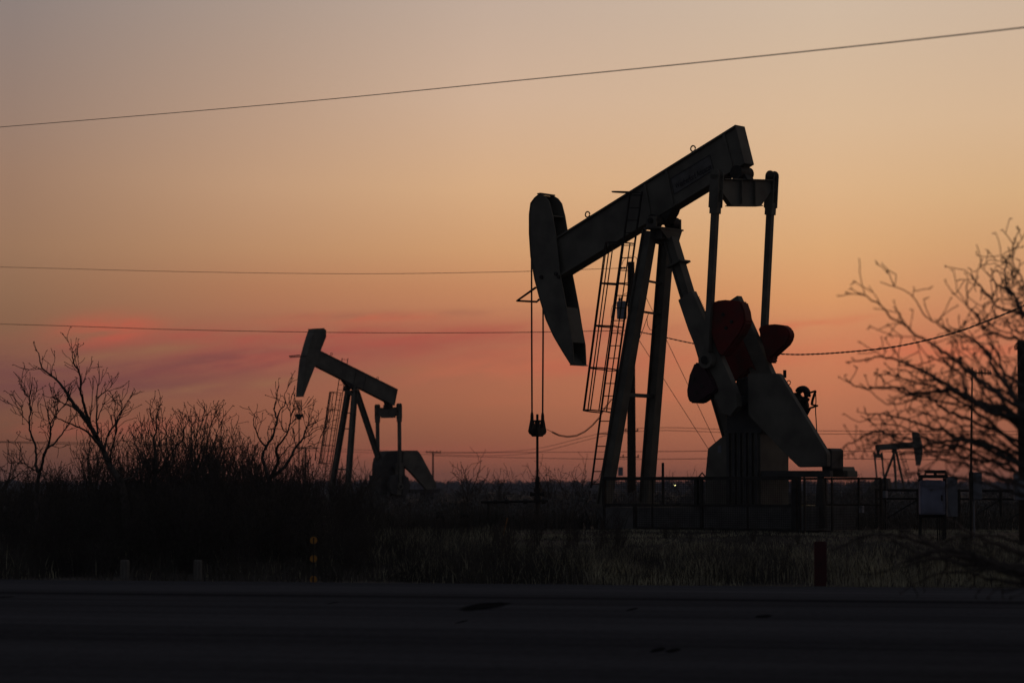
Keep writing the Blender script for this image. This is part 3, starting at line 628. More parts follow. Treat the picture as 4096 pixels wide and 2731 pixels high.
# ================================================================ second and third pumping units
F2 = Frame((-10.44, 145, .5), math.radians(40))
cu2 = F2.P(1197, 1600, 0)
S2 = dict(fine=False, near=-1, bw=.2, ft=.05, hw=.32, beam=[(1262, 1392), (1591, 1556), (1578, 1621), (1248, 1453)], stiff=[.50, .62],
  eyes=[(1326, 1416), (1511, 1512)],
  head_front=[(1259, 1316), (1250, 1342), (1239, 1378), (1223, 1439), (1216, 1505), (1211, 1556), (1209, 1584)],
  head_rear=[(1296, 1314), (1305, 1320), (1305, 1347), (1280, 1410), (1257, 1474), (1235, 1530), (1215, 1584)], head_webs=None,
  nose=[(1228, 1424, -.27), (1160, 1429, -.2), (1157, 1424, .2), (1200, 1420, .27)],
  cable_u=cu2[0], cable_z=(cu2[2], F2.P(1197, 1640, 0)[2]), cable_w=[-.22, -.07, .08, .22], carrier_z=F2.P(1197, 1662, 0)[2], rod_z=.8,
  leg=(.28, .28), near_leg=((1386, 2014, -.81), (1419, 1562, -.34)), far_leg=((1317, 2010, .81), (1393, 1562, .34)), rear_leg=((1572, 2005, 0), (1424, 1560, 0)),
  braces=[(.30, .09), (.66, .06), (.80, .06)], saddle=(1403, 1551, 0), seat=.44, cap=.6,
  eq=(0, 0), eq_px=(1553, 1650, 0), eq_h=.58, pit_w=1.1, tail_px=(1552, 1625, 0), pit_s=.17,
  shaft=(1600, 1870, -1.0), pin=(1602, 1945, -1.16), crank_w=.95, crank=None,
  gear_w=.45, gear=[(1524, 1860), (1530, 1832), (1552, 1804), (1600, 1801), (1620, 1830), (1620, 1960), (1524, 1960)],
  guard_w=(.75, .5), guard=[(1613, 1801), (1670, 1801), (1683, 1816), (1744, 1930), (1746, 1952), (1708, 1957), (1640, 1882), (1613, 1860)],
  blocks=[('pedestal', [(1524, 1900), (1625, 1900), (1625, 2015), (1524, 2015)], -.6, .6, 'paint2'), ('motor_rail', [(1640, 1956), (1760, 1956), (1760, 1970), (1640, 1970)], -.6, .4, 'paint2'), ('motor_stand', [(1720, 1966), (1735, 1966), (1740, 2015), (1715, 2015)], -.6, .4, 'paint2')],
  ladder=dict(on='far_leg', bot=(1292, 1950, 1.25), top=(1369, 1432, .88), rbot=(1312, 1950, .82), rtop=(1392, 1432, .45), rungs=[0], pitch=.305, hoops=[.18, .318, .4516, .591, .725], R=.34, off=.30, arms=[.2, .5, .8], th=1.8))
pump(F2, S2, 'distant pumpjack on the left with its head raised above the bare brush')
F3 = Frame((37.0, 230, .5), math.radians(140))
cu3 = F3.P(3674, 1850, 0)
S3 = dict(fine=False, near=1, bw=.13, ft=.04, hw=.17, beam=[(3650, 1767), (3501, 1777), (3503, 1802), (3652, 1790)], stiff=[.5],
  head_front=[(3668, 1730), (3674, 1745), (3681, 1775), (3684, 1800), (3681, 1827), (3677, 1848), (3674, 1859)],
  head_rear=[(3648, 1729), (3648, 1745), (3652, 1775), (3656, 1800), (3659, 1825), (3662, 1848), (3663, 1859)], head_webs=None,
  cable_u=cu3[0], cable_z=(cu3[2], F3.P(3674, 1885, 0)[2]), cable_w=[-.13, .13], carrier_z=F3.P(3674, 1893, 0)[2], rod_z=.6,
  leg=(.17, .17), near_leg=((3588, 1988, .5), (3575, 1808, .18)), far_leg=((3624, 1985, -.5), (3585, 1806, -.18)), rear_leg=((3511, 1987, 0), (3580, 1803, 0)),
  braces=[(.3, .05), (.6, .05)], saddle=(3578, 1799, 0), seat=.45, k=.6, cap=.6,
  eq=(0, 0), eq_px=(3513, 1822, 0), eq_h=.34, pit_w=.66, tail_px=(3512, 1810, 0), pit_s=.12,
  shaft=(3534, 1940, .6), pin=(3510, 1945, .66), crank_w=.55, crank=None,
  gear_w=.28, gear=[(3515, 1990), (3515, 1925), (3530, 1912), (3550, 1912), (3555, 1990)],
  guard_w=(.4, .3), guard=[(3500, 1915), (3520, 1912), (3520, 1940), (3470, 1988), (3450, 1985)],
  blocks=[('pedestal', [(3515, 1950), (3555, 1950), (3555, 1992), (3515, 1992)], .3, -.3, 'paint2')],
  ladder=dict(on='far_leg', bot=(3648, 1960, -.8), top=(3600, 1800, -.6), rbot=(3642, 1960, -.55), rtop=(3594, 1800, -.35), rungs=[0], pitch=.3, hoops=[.3, .5, .7, .9], R=.2, off=.2, arms=[.3, .7], th=.8))
pump(F3, S3, 'tiny far pumpjack facing right, seen through the bare branches at the right')

# ================================================================ guard fence round the main unit
fz = empty('guard_fence', F1.O, F1.yaw); tag(fz, 'dark wire-mesh guard fence standing in front of the largest pumpjack', 'fence')
ZT, ZM, ZB = 1.23, .60, .05
def fpost(u, w, z0, z1, s=.07, nm='post'):
    MB().beam((u, w, z0), (u, w, z1), s, s).build(nm, M['steel'], fz)
uL = F1.P(2416, 1918, -1.75)[0]; uM = F1.P(2540, 2060, -1.75)[0]; u3 = F1.P(2786, 1960, -1.75)[0]; u4 = F1.P(2806, 1960, -1.75)[0]; uR = F1.P(3180, 2000, -1.75)[0]; uR2 = uR + .12
for u, z0, z1, s in ((uL, ZM, ZT, .07), (uL, -.05, ZM, .05), (uM, ZB, ZM, .07), (u3, ZM, ZT, .09), (u4, -.05, ZT, .07), (uR, -.05, ZT + .03, .12), (uR2, -.05, ZT + .03, .06)): fpost(u, -1.75, z0, z1, s)
for x in (2610, 2991): u = F1.P(x, 1990, -1.75)[0]; fpost(u, -1.75, ZB, ZT, .03)
m = MB()
for z, s in ((ZT, .08), (ZM, .06)): m.beam((uL, -1.75, z), (uR, -1.75, z), s, s)
m.beam((uM, -1.75, ZB), (uR, -1.75, ZB), .07, .07)
m.build('rail', M['steel'], fz)
m = MB(); m.tube([(u4 - .08, -1.75, ZT + .03), (u4 + .02, -1.75, ZT + .13), (u4 + .12, -1.75, ZT + .03)], .018, 6); m.build('gate_latch', M['steel'], fz)
def mesh_wall(p0, p1, z0, z1, pitch, r, nm='wire_mesh'):
    m = MB(); p0, p1 = Vector(p0), Vector(p1); Ln = (p1 - p0).length; d = (p1 - p0).normalized(); nn = int(Ln / pitch)
    side = Vector((-d.y, d.x, 0))
    for i in range(nn + 1):
        p = p0 + d * (Ln * i / nn); jj = side * random.uniform(-.004, .004); m.beam((p.x + jj.x, p.y + jj.y, z0), (p.x, p.y, z1), r, r, d)
    for j in range(int((z1 - z0) / pitch) + 1):
        z = z0 + j * pitch; m.beam((p0.x, p0.y, z), (p1.x, p1.y, z), r, r, (0, 0, 1))
    return m.build(nm, M['steel'], fz)
mesh_wall((uL + .04, -1.77, 0), (u3, -1.77, 0), ZM, ZT, .05, .006); mesh_wall((u4, -1.77, 0), (uR, -1.77, 0), ZM, ZT, .05, .006); mesh_wall((uM, -1.77, 0), (uR, -1.77, 0), ZB, ZM, .05, .006)
mesh_wall((uR2 + .1, -1.70, 0), (uR2 + .1, 1.75, 0), ZB, ZT, .06, .006)
m = MB(); m.beam((uR2 + .1, -1.75, ZT + .03), (uR2 + .1, 1.8, ZT + .03), .05, .05); m.beam((uR2 + .1, -1.75, ZB), (uR2 + .1, 1.8, ZB), .06, .06); m.beam((uR2 + .1, -1.75, ZM), (uR2 + .1, 1.8, ZM), .025, .025); m.build('rail', M['paint'], fz)
for w_ in (-1.7, -.55, .6, 1.78): fpost(uR2 + .1, w_, -.05, ZT + .02, .035)
# panel on the far side, plain frame
m = MB(); m.beam((uM, 1.75, ZT), (uR2, 1.75, ZT), .05, .05); m.beam((uM, 1.75, ZM), (uR2, 1.75, ZM), .04, .04); m.build('rail', M['steel'], fz)
for i in range(4): fpost(lerp(uM, uR2, i / 3), 1.75, -.05, ZT, .05)
for (w_, z_, nm) in ((.15, .52, 'valve_tag'), (1.2, .86, 'valve_tag')):
    MB().box((uR2 + .45, w_, z_), (.08, .1, .16)).build(nm, M['galv'], fz)

# ================================================================ wellhead of the main unit
wx = F1.world((-2.81, 0, 0)); wh = empty('wellhead', (wx.x, wx.y, .5)); tag(wh, 'wellhead under the polished rod with its pumping tee and flow line', 'wellhead')
def zpx(y, D=None): return EYE.z + (HZ - y) / FPX * (D or wx.y) - .5
m = MB()
for y0, y1, r in ((1905, 1925, .055), (1925, 1936, .075), (1936, 1952, .06), (1950, 1966, .10), (1966, 1990, .075), (1985, 2000, .10), (2000, 2012, .08), (2012, 2060, .05), (2060, 2085, .10), (2085, 2120, .075), (2115, 2130, .14), (2125, 2145, .09), (2140, 2185, .13)):
    m.cyl((0, 0, zpx(y1)), (0, 0, zpx(y0)), r, 16)
m.build('casing_head', M['steel'], wh, bevel=.008)
m = MB(); m.cyl((0, -.0, zpx(1992)), (-.02, .10, zpx(1992)), .06, 10)
for s_, ln in ((-1, .16), (1, .16)): m.cyl((0, 0, zpx(1975)), (s_ * ln, 0, zpx(1975)), .045, 10); m.cyl((s_ * ln, 0, zpx(1984)), (s_ * ln, 0, zpx(1966)), .03, 8)
m.build('stuffing_box', M['steel'], wh)
m = MB(); xL = (1928 - 2153) / FPX * wx.y; xR = (2195 - 2153) / FPX * wx.y
m.tube([(xR, 0, zpx(2001)), (0, 0, zpx(2003)), (xL, .1, zpx(2007))], .032, 10)
for x in (1985, 2030, 2104, 2178): c = (x - 2153) / FPX * wx.y; m.cyl((c - .05, 0, zpx(2004)), (c + .05, 0, zpx(2004)), .065, 10); m.cyl((c, 0, zpx(2004)), (c, 0, zpx(1996)), .02, 6)
m.tube([((1957 - 2153) / FPX * wx.y, .1, zpx(2006)), ((1957 - 2153) / FPX * wx.y, .1, zpx(2140))], .035, 10)
m.build('flow_line', M['steel'], wh)
m = MB()
for y, l in ((2100, .28), (2135, .36), (2160, .42)): m.tube([(-l, -.05, zpx(y)), (l * .8, .05, zpx(y) + .02)], .045, 10); m.cyl((-l, -.05, zpx(y)), (-l - .05, -.05, zpx(y)), .085, 12); m.cyl((l * .8, .05, zpx(y)), (l * .8 + .05, .05, zpx(y)), .085, 12)
m.tube([(-.3, -.1, zpx(2062)), (-.12, -.12, zpx(2048)), (.02, -.1, zpx(2046))], .012, 5)
m.build('casing_valve', M['steel'], wh)

# riser valves left of the wellhead
for i, (x, y0, y1, D, lab) in enumerate(((1776, 2066, 2180, 55, 'leftmost low pipe riser with a valve wheel standing in the dry grass'), (1874, 2063, 2190, 54, 'low pipe riser with a valve wheel midway between the wellhead and the leftmost riser'))):
    p = at(x, y1, D); e = empty('pipe_riser', (p.x, p.y, p.z)); tag(e, lab, 'pipe riser', 'low pipe risers in the grass left of the wellhead')
    h = (y1 - y0) / FPX * D; m = MB(); m.cyl((0, 0, -.2), (0, 0, h), .04, 10); m.tube([(0, 0, h), (-.06, 0, h + .02), (-.16, 0, h + .02)], .045, 10); m.build('pipe', M['steel'], e)
    m = MB(); m.cyl((-.10, 0, h), (-.10, 0, h + .08), .015, 6); m.ring((-.10, 0, h + .08), (0, .3, 1), .07, .012, 14, 5); m.cyl((-.18, 0, h + .02), (-.14, 0, h + .02), .07, 12); m.build('valve_wheel', M['steel'], e)

# pipe vent behind the fence
p = at(2652, 2010, 68); e = empty('vent_pipe', (p.x, p.y, gz(p.x, p.y))); tag(e, 'slim upright vent pipe rising behind the mesh fence right of the post legs', 'pipe')
MB().cyl((0, 0, 0), (0, 0, at(2652, 1850, 68).z - e.location.z), .038, 10).build('pipe', M['steel'], e); MB().cyl((0, 0, .5), (0, 0, .58), .07, 10).build('flange', M['steel'], e)

# ================================================================ poles and lines
def wire_obj(name, pts, r, label, mt='wire', cat='power line', group='overhead lines', twist=0, n=5):
    m = MB()
    if twist:
        P_ = [Vector(p) for p in pts]; tot = 0; dense = []
        for a, b in zip(P_[:-1], P_[1:]):
            k = max(2, int((b - a).length / .08))
            for i in range(k): dense.append(a.lerp(b, i / k))
        for ph in (0, math.pi):
            m.tube([p + Vector((0, math.cos(i * .45 + ph), math.sin(i * .45 + ph))) * twist for i, p in enumerate(dense)], r, 4)
    else: m.tube(pts, r, n)
    return tag(m.build(name, M[mt], smooth=True), label, cat, group)
def spline(pts, k=10):
    P_ = [Vector(p) for p in pts]; P_ = [P_[0] * 2 - P_[1]] + P_ + [P_[-1] * 2 - P_[-2]]; o = []
    for i in range(1, len(P_) - 2):
        for j in range(k):
            t = j / k; a, b, c, d = P_[i - 1:i + 3]
            o.append(.5 * ((2 * b) + (-a + c) * t + (2 * a - 5 * b + 4 * c - d) * t * t + (-a + 3 * b - 3 * c + d) * t ** 3))
    return o + [P_[-2]]
# near conductor across the top of the view
wire_obj('overhead_wire', spline([at(-900, 578, 72), at(0, 509, 58), at(1115, 416, 48), at(2090, 321, 38), at(3048, 225, 30), at(4096, 111, 24), at(5200, -30, 19)]), .008, 'single high wire slanting up to the right across the open sky above the pumpjacks', 'alu')
# transformer pole
D = 100; top = at(2524, 1048, D); bx = top.x
pl = empty('utility_pole', (bx, D, gz(bx, D))); z0 = pl.location.z; tag(pl, 'tall wooden utility pole with a transformer, standing behind the largest pumpjack legs', 'utility pole', 'wooden utility poles')
MB().tube([(0, 0, -.2), (0, 0, top.z - z0)], [.19, .145], 14).build('pole', M['wood'], pl)
def lp(x, y, dy=0): p = at(x, y, D + dy); return (p.x - bx, dy, p.z - z0)
m = MB(); c = lp(2487, 1240); m.tube([(c[0], c[1], c[2] - .37), (c[0], c[1], c[2] + .33), (c[0], c[1], c[2] + .37)], [.20, .215, .16], 20); m.beam((c[0] + .15, 0, c[2] + .2), (0, 0, c[2] + .2), .06, .05)
m.build('transformer', M['galv'], pl, bevel=.01)
m = MB(); q = lp(2485, 1206)
for dx, dz in ((0, 0), (-.08, 0), ): m.tube([(q[0] + dx, 0, q[2]), (q[0] + dx, 0, q[2] + .1), (q[0] + dx, 0, q[2] + .14), (q[0] + dx, 0, q[2] + .22)], [.03, .045, .03, .012], 8)
m.build('bushing', M['insul'], pl)
m = MB(); a = lp(2478, 1073); b = lp(2508, 1071); m.tube([a, l3(a, b, .3), l3(a, b, .45), l3(a, b, .6), b], [.015, .05, .025, .05, .015], 8); a = lp(2500, 1330); m.cyl(a, lp(2520, 1330), .03, 8); m.build('insulator', M['insul'], pl)
m = MB(); m.tube(spline([lp(2488, 1060), lp(2495, 1040), lp(2520, 1026), lp(2545, 1032), lp(2548, 1060), lp(2540, 1150), lp(2490, 1180), lp(2485, 1200)]), .012, 5); m.tube(spline([lp(2465, 1210), lp(2447, 1230), lp(2446, 1280), lp(2466, 1310), lp(2484, 1340), lp(2515, 1330)]), .010, 5); m.build('jumper_wire', M['wire'], pl)
wire_obj('overhead_wire', spline([at(-1200, 1040, 150), at(0, 1068, 132), at(700, 1086, 122), at(1400, 1095, 113), at(2000, 1088, 106), at(2478, 1073, 100)]), .012, 'upper of the two long thin lines running left from the transformer pole')
wire_obj('overhead_wire', spline([at(-1200, 1270, 150), at(0, 1296, 132), at(700, 1318, 122), at(1400, 1330, 113), at(2000, 1330, 106), at(2505, 1322, 100)]), .016, 'lower of the two long lines running left from the transformer pole')
wire_obj('service_cable', spline([at(2520, 1310, 100), at(2560, 1327, 98), at(2620, 1340, 95), at(2770, 1373, 90), at(2950, 1402, 84), at(3130, 1416, 78), at(3260, 1416, 74), at(3430, 1404, 69), at(3600, 1383, 65), at(3800, 1336, 60), at(3950, 1283, 56), at(4096, 1222, 52), at(4300, 1120, 47), at(4500, 1010, 43)]), .013, 'twisted service cable sagging from the transformer pole up to the right past the bare tree', twist=.014)
gy = at(3000, 1990, D - 4)
for (x, y), lab in (((2524, 1064), 'upper thin guy wire slanting from the transformer pole to the ground'), ((2524, 1310), 'lower thin guy wire slanting from the transformer pole to the ground')):
    a = at(x, y, D); wire_obj('guy_wire', [a, Vector((gy.x, gy.y, gz(gy.x, gy.y)))], .012, lab, cat='guy wire', group='guy wires of the transformer pole')
# right-hand pole cut by the frame, with its meter box
p = at(4106, 2000, 50); rp = empty('utility_pole', (p.x, p.y, gz(p.x, p.y))); rz = rp.location.z; tag(rp, 'stout dark wooden pole cut off by the right edge of the view', 'utility pole', 'wooden utility poles')
MB().tube([(0, 0, -.2), (0, 0, at(4106, 1363, 50).z - rz)], [.165, .15], 16).build('pole', M['wood'], rp)
def rpp(x, y, dy=-.18): q = at(x, y, 50 + dy); return (q.x - p.x, dy, q.z - rz)
m = MB()
for k in range(3): m.tube(spline([rpp(4080, 1368), rpp(4064 + 4 * k, 1374), rpp(4058 + 5 * k, 1392), rpp(4064 + 5 * k, 1398), rpp(4074, 1380)], 5), .008, 4)
m.build('drip_loop', M['wire'], rp)
c = rpp(4080, 1945, -.25); MB().box(c, (.24, .2, .55)).build('meter_box', M['galv'], rp, bevel=.015)
# far line of poles
def far_pole(x, ytop, D, arms, lab, trans=False):
    t = at(x, ytop, D); e = empty('utility_pole', (t.x, D, .45)); tag(e, lab, 'utility pole', 'wooden utility poles')
    MB().tube([(0, 0, -.2), (0, 0, t.z - .45)], [.16, .12], 8).build('pole', M['wood'], e)
    for y, x0, x1 in arms:
        a = at(x0, y, D); b = at(x1, y, D); MB().beam((a.x - t.x, -.2, a.z - .45), (b.x - t.x, -.2, b.z - .45), .10, .12).build('crossarm', M['wood'], e)
        m = MB()
        for f in (.04, .3, .72, .96): q = a.lerp(b, f); m.tube([(q.x - t.x, -.2, q.z - .42), (q.x - t.x, -.2, q.z - .24), (q.x - t.x, -.2, q.z - .14)], [.04, .09, .05], 6)
        m.build('insulator', M['insul'], e)
    if trans:
        q = at(x - 32, 1885, D); MB().tube([(q.x - t.x, 0, q.z - .45 - .5), (q.x - t.x, 0, q.z - .45 + .5)], .3, 10).build('transformer', M['galv'], e)
    return e
far_pole(618, 1772, 270, [(1778, 576, 660)], 'far utility pole half hidden by the tall bare brush at the left')
far_pole(1222, 1788, 320, [(1793, 1186, 1259)], 'far utility pole seen behind the raised distant pumpjack')
far_pole(1732, 1804, 390, [(1809, 1704, 1764)], 'far utility pole with one crossarm just right of the distant pumpjack')
far_pole(2514, 1716, 280, [(1723, 2482, 2553), (1828, 2465, 2556)], 'far utility pole with two crossarms hiding behind the transformer pole', True)
for y0, ym, y1, lab in ((1776, 1794, 1716, 'upper faint far line sagging between the distant poles'), (1786, 1822, 1728, 'lower faint far line sagging between the distant poles')):
    wire_obj('far_wire', spline([at(-300, 1760, 210), at(618, y0, 270), at(930, y0 + 12, 290), at(1222, y0 + 15, 320), at(1732, y0 + 31, 390), at(2100, (1800 if y0 == 1776 else 1815), 340), at(2514, y1, 280), at(3100, y1 + 6, 260), at(4300, y1 + 10, 230)]), .03, lab, group='far distribution lines')
for ya, yb, lab in ((1812, 1806, 'uppermost of two faint low lines just above the horizon brush'), (1822, 1836, 'lowest faint line just above the horizon brush')):
    wire_obj('far_wire', spline([at(1732, ya, 390), at(2100, lerp(ya, yb, .6), 360), at(2514, yb, 280), at(3100, yb - 4, 260), at(3800, yb + 2, 240)]), .035, lab, group='far distribution lines')

# ================================================================ lease equipment on the right
p = at(3735, 2150, 51); e = empty('control_panel', (p.x, p.y, gz(p.x, p.y))); ez0 = e.location.z; tag(e, 'pale electrical cabinet hung on a dark pipe frame right of the fence', 'control panel')
def ep(x, y, D=51): q = at(x, y, D); return (q.x - p.x, D - p.y, q.z - ez0)
m = MB()
for x in (3680, 3778): m.beam((ep(x, 2160)[0], 0, -.1), (ep(x, 1912)[0], 0, ep(x, 1912)[2]), .065, .065)
m.beam(ep(3674, 1905), ep(3790, 1905), .08, .07); m.beam(ep(3680, 2062), ep(3782, 2062), .08, .08)
m.beam(ep(3686, 1925), ep(3686, 1905), .05, .05)
m.build('frame', M['steel'], e, bevel=.006)
m = MB(); a, b = ep(3700, 1886), ep(3782, 1886); m.tube([ep(3700, 1903), a, b, ep(3782, 1903)], .035, 10); m.cyl(ep(3741, 1903), ep(3741, 1882), .035, 10); m.build('top_pipe', M['steel'], e)
m = MB(); q = ep(3727, 1990, 50.85); m.box((q[0], -.18, q[2]), (.52, .24, .70)); m.build('cabinet', M['brush'], e, bevel=.012)
cb = bpy.data.objects['cabinet']; q = ep(3727, 1990, 50.85)
MB().box((q[0], -.307, q[2] - .02), (.46, .014, .60)).build('door', M['brush'], cb, bevel=.004)
MB().box((q[0] + .18, -.325, q[2]), (.03, .03, .12)).build('handle', M['steel'], cb)
q = ep(3715, 1931); MB().box((q[0], -.31, q[2]), (.46, .03, .12)).build('hood', M['brush'], e, bevel=.006)
q = ep(3806, 1985, 51.4); MB().box((q[0], .35, q[2]), (.21, .16, .84)).build('side_panel', M['galv'], e, bevel=.008)
m = MB()
for x in (3748, 3757, 3766, 3774): m.cyl((ep(x, 2065)[0], -.05, -.1), (ep(x, 2065)[0], -.05, ep(x, 2062)[2]), .014, 6)
m.build('conduit', M['steel'], e)
# antenna mast
D = 52; b0 = at(3884, 2130, D); e = empty('antenna_mast', (b0.x, D, gz(b0.x, D))); ez0 = e.location.z; tag(e, 'slender mast with a comb-shaped aerial beside the pale cabinet', 'antenna')
def mp_(x, y): q = at(x, y, D); return Vector((q.x - b0.x, 0, q.z - ez0))
m = MB(); t = mp_(3889, 1470); m.tube([(0, 0, -.1), mp_(3884, 1890), t], [.030, .026, .015], 8); m.build('mast', M['steel'], e)
m = MB(); c = mp_(3889, 1490); m.box((c.x, -.03, c.z), (.085, .07, .085))
m.tube([(c.x, -.05, c.z - .005), mp_(3966, 1493)], .016, 6)
for x, h in ((3903, 13), (3915, 12), (3925, 12), (3939, 11), (3951, 11), (3960, 10)):
    q = mp_(x, 1491); hh = h / FPX * D; m.cyl((q.x, -.05, q.z - hh), (q.x, -.05, q.z + hh), .010, 5)
m.build('aerial', M['steel'], e)
m = MB(); m.tube(spline([mp_(3882, 1488), mp_(3866, 1490), mp_(3861, 1498), mp_(3868, 1505), mp_(3880, 1508), mp_(3886, 1520)], 5), .008, 5); m.build('feed_cable', M['wire'], e)
q = mp_(3905, 1942); MB().box((q.x, .05, q.z), (.24, .16, .58)).build('radio_box', M['galv'], e, bevel=.01)
q = mp_(3885, 1945); MB().box((q.x - .02, -.08, q.z), (.08, .08, .62)).build('bracket', M['steel'], e)
q = mp_(3900, 2080); MB().cyl((q.x, .1, 0), (q.x, .1, q.z + .5), .02, 8).build('conduit', M['galv'], e)
# pipe rail fence behind them
e = empty('pipe_fence', (at(3850, 2000, 62).x, 62, gz(11.6, 62))); o_ = e.location; tag(e, 'low dark pipe rail running along behind the cabinet and the aerial mast', 'fence')
m = MB(); zt = at(3800, 1958, 62).z - o_.z
a = at(3505, 1958, 62).x - o_.x; b = at(4500, 1966, 62).x - o_.x
m.cyl((a, 0, zt), (b, 0, zt - .05), .035, 8); m.cyl((a, 0, zt - .22), (b, 0, zt - .25), .03, 8); m.build('rail', M['steel'], e)
for i in range(7): x = lerp(a, b, i / 6); MB().cyl((x, 0, -.2), (x, 0, zt + .02), .04, 8).build('post', M['steel'], e)
m = MB()
for i in range(6): x0, x1 = lerp(a, b, i / 6), lerp(a, b, (i + 1) / 6); m.cyl((x0, 0, .1), (x1, 0, zt - .25), .02, 6)
m.build('brace', M['steel'], e)

# ================================================================ roadside markers
def ground_at(px, py, D): q = at(px, py, D); return Vector((q.x, D, gz(q.x, D)))
q = ground_at(1254, 2320, 41.4); e = empty('delineator', q); tag(e, 'roadside marker post with three round amber reflectors one above the other', 'reflector post')
zt = at(1254, 2148, 41.4).z - q.z; MB().beam((0, 0, -.1), (0, 0, zt), .05, .02).build('post', M['steel'], e)
for y in (2160, 2233, 2316): z = at(1254, y, 41.4).z - q.z; MB().cyl((0, -.022, z), (0, -.012, z), .062, 20).build('reflector', M['amber'], e)
for i, (x, yt, w_, D, lab) in enumerate(((499, 2238, .17, 42.6, 'left of the two short weathered posts below the tall leaning tree'), (791, 2238, .16, 42.3, 'right of the two short weathered posts at the left roadside'), (3598, 2262, .13, 41, 'short weathered post under the drooping branches right of the red post'), (3962, 2278, .13, 40.5, 'short weathered post nearest the right edge under the drooping boughs'))):
    q = ground_at(x, 2300, D); z = at(x, yt, D).z - q.z
    o = MB().tube([(0, 0, -.15), (0, 0, z - .02), (0, 0, z)], [w_ * .5, w_ * .48, w_ * .42], 10).build('roadside_post', M['post'], bevel=.004); o.location = q; tag(o, lab, 'post', 'short wooden roadside posts')
q = ground_at(3282, 2320, 39.8); z = at(3282, 2164, 39.8).z - q.z; o = MB().box((0, 0, z / 2 - .05), (.20, .08, z + .1)).build('red_marker_post', M['redpost'], bevel=.01); o.location = q; tag(o, 'dark red rectangular marker post standing at the road edge', 'marker post')
q = ground_at(2008, 2150, 54); o = MB().beam((0, 0, -.1), (at(2030, 2070, 54).x - q.x, 0, at(2030, 2070, 54).z - q.z), .08, .03).build('marker_stake', M['orangepost'], bevel=.004); o.location = q; tag(o, 'leaning pale orange stake in the grass left of the wellhead', 'stake')
# lamps far away
for x, y, D, r, c, s, nm, lab in ((2700, 1941, 260, .09, (1, .88, .35), 8, 'yard_light', 'small bright yellow-white light low behind the mesh fence'), (2186, 1929, 700, .45, (1, .06, .10), .10, 'warning_light', 'dim red light far off on the horizon right of the wellhead')):
    q = at(x, y, D); e = empty(nm, (q.x, D, .4)); tag(e, lab, 'lamp'); MB().cyl((0, 0, 0), (0, 0, q.z - .4), .05, 6).build('post', M['steel'], e)
    m = MB(); m.tube([(0, 0, q.z - .4 - r), (0, 0, q.z - .4 - r * .7), (0, 0, q.z - .4), (0, 0, q.z - .4 + r * .7), (0, 0, q.z - .4 + r)], [r * .2, r * .7, r, r * .7, r * .2], 12); m.build('lamp', lampmat(nm, c, s), e)

# ================================================================ bare mesquite: growth helpers
class TB:
    """Collects many thin tapered tubes fast."""
    def __init__(s): s.v = []; s.f = []
    def add(s, pts, rs, n=3):
        o = len(s.v); m = len(pts)
        for i in range(m):
            a = pts[i - 1] if i else pts[0]; b = pts[i + 1] if i < m - 1 else pts[-1]
            t = b - a
            if t.length < 1e-7: t = Vector((0, 0, 1))
            x = t.cross(Vector((.31, .17, .93)) if abs(t.z) < .9 * t.length else Vector((1, .2, 0))).normalized(); y = t.cross(x).normalized()
            for k in range(n):
                an = 2 * math.pi * k / n; s.v.append(pts[i] + (x * math.cos(an) + y * math.sin(an)) * rs[i])
        for i in range(m - 1):
            for k in range(n):
                s.f.append((o + i * n + k, o + i * n + (k + 1) % n, o + (i + 1) * n + (k + 1) % n, o + (i + 1) * n + k))
    def mesh(s, name, m):
        me = bpy.data.meshes.new(name); me.from_pydata([tuple(v) for v in s.v], [], s.f); me.update(); me.materials.append(m)
        me.polygons.foreach_set('use_smooth', [True] * len(me.polygons)); return me
def rv(R_): return Vector((R_.gauss(0, 1), R_.gauss(0, 1), R_.gauss(0, 1))).normalized()
def grow(tb, p, d, ln, r, depth, R_, step=.085, up=.05, kink=.30, prob=.42, spur=True, tip=.22, n=3, rmin=.0028):
    k = max(3, int(ln / step)); pts = [Vector(p)]; d = Vector(d).normalized(); rs = [r]
    kids = []; side = rv(R_)
    for i in range(k):
        f = (i + 1) / k
        d = (d + rv(R_) * kink + Vector((0, 0, up)) + side * (kink * .55 if i % 2 else -kink * .55)).normalized()
        pts.append(pts[-1] + d * step * R_.uniform(.7, 1.25)); rs.append(max(rmin, r * (1 - (1 - tip) * f)))
        if depth > 0 and i > 0 and R_.random() < prob:
            q = rv(R_); q = (q - d * q.dot(d)).normalized(); a = R_.uniform(.4, 1.0)
            kids.append((pts[-1], d * math.cos(a) + q * math.sin(a), ln * R_.uniform(.28, .62) * (1.15 - .6 * f), rs[-1] * .62))
        elif spur and i > 1 and R_.random() < .75:
            q = rv(R_); q = (q - d * q.dot(d)).normalized(); l = R_.uniform(.018, .05)
            tb.add([pts[-1], pts[-1] + (q + d * .3) * l], [max(rmin * 1.6, .0055), rmin * .9], 3)
            if R_.random() < .4: tb.add([pts[-1] - d * .006, pts[-1] + d * .012], [.009, .007], 3)
    tb.add(pts, rs, n if depth else 3)
    for c in kids: grow(tb, c[0], c[1], c[2], max(rmin, c[3]), depth - 1, R_, step, up, kink, prob, spur, tip, 3, rmin)
    return pts
MBARK, MTWIG = M['bark'], M['twig']
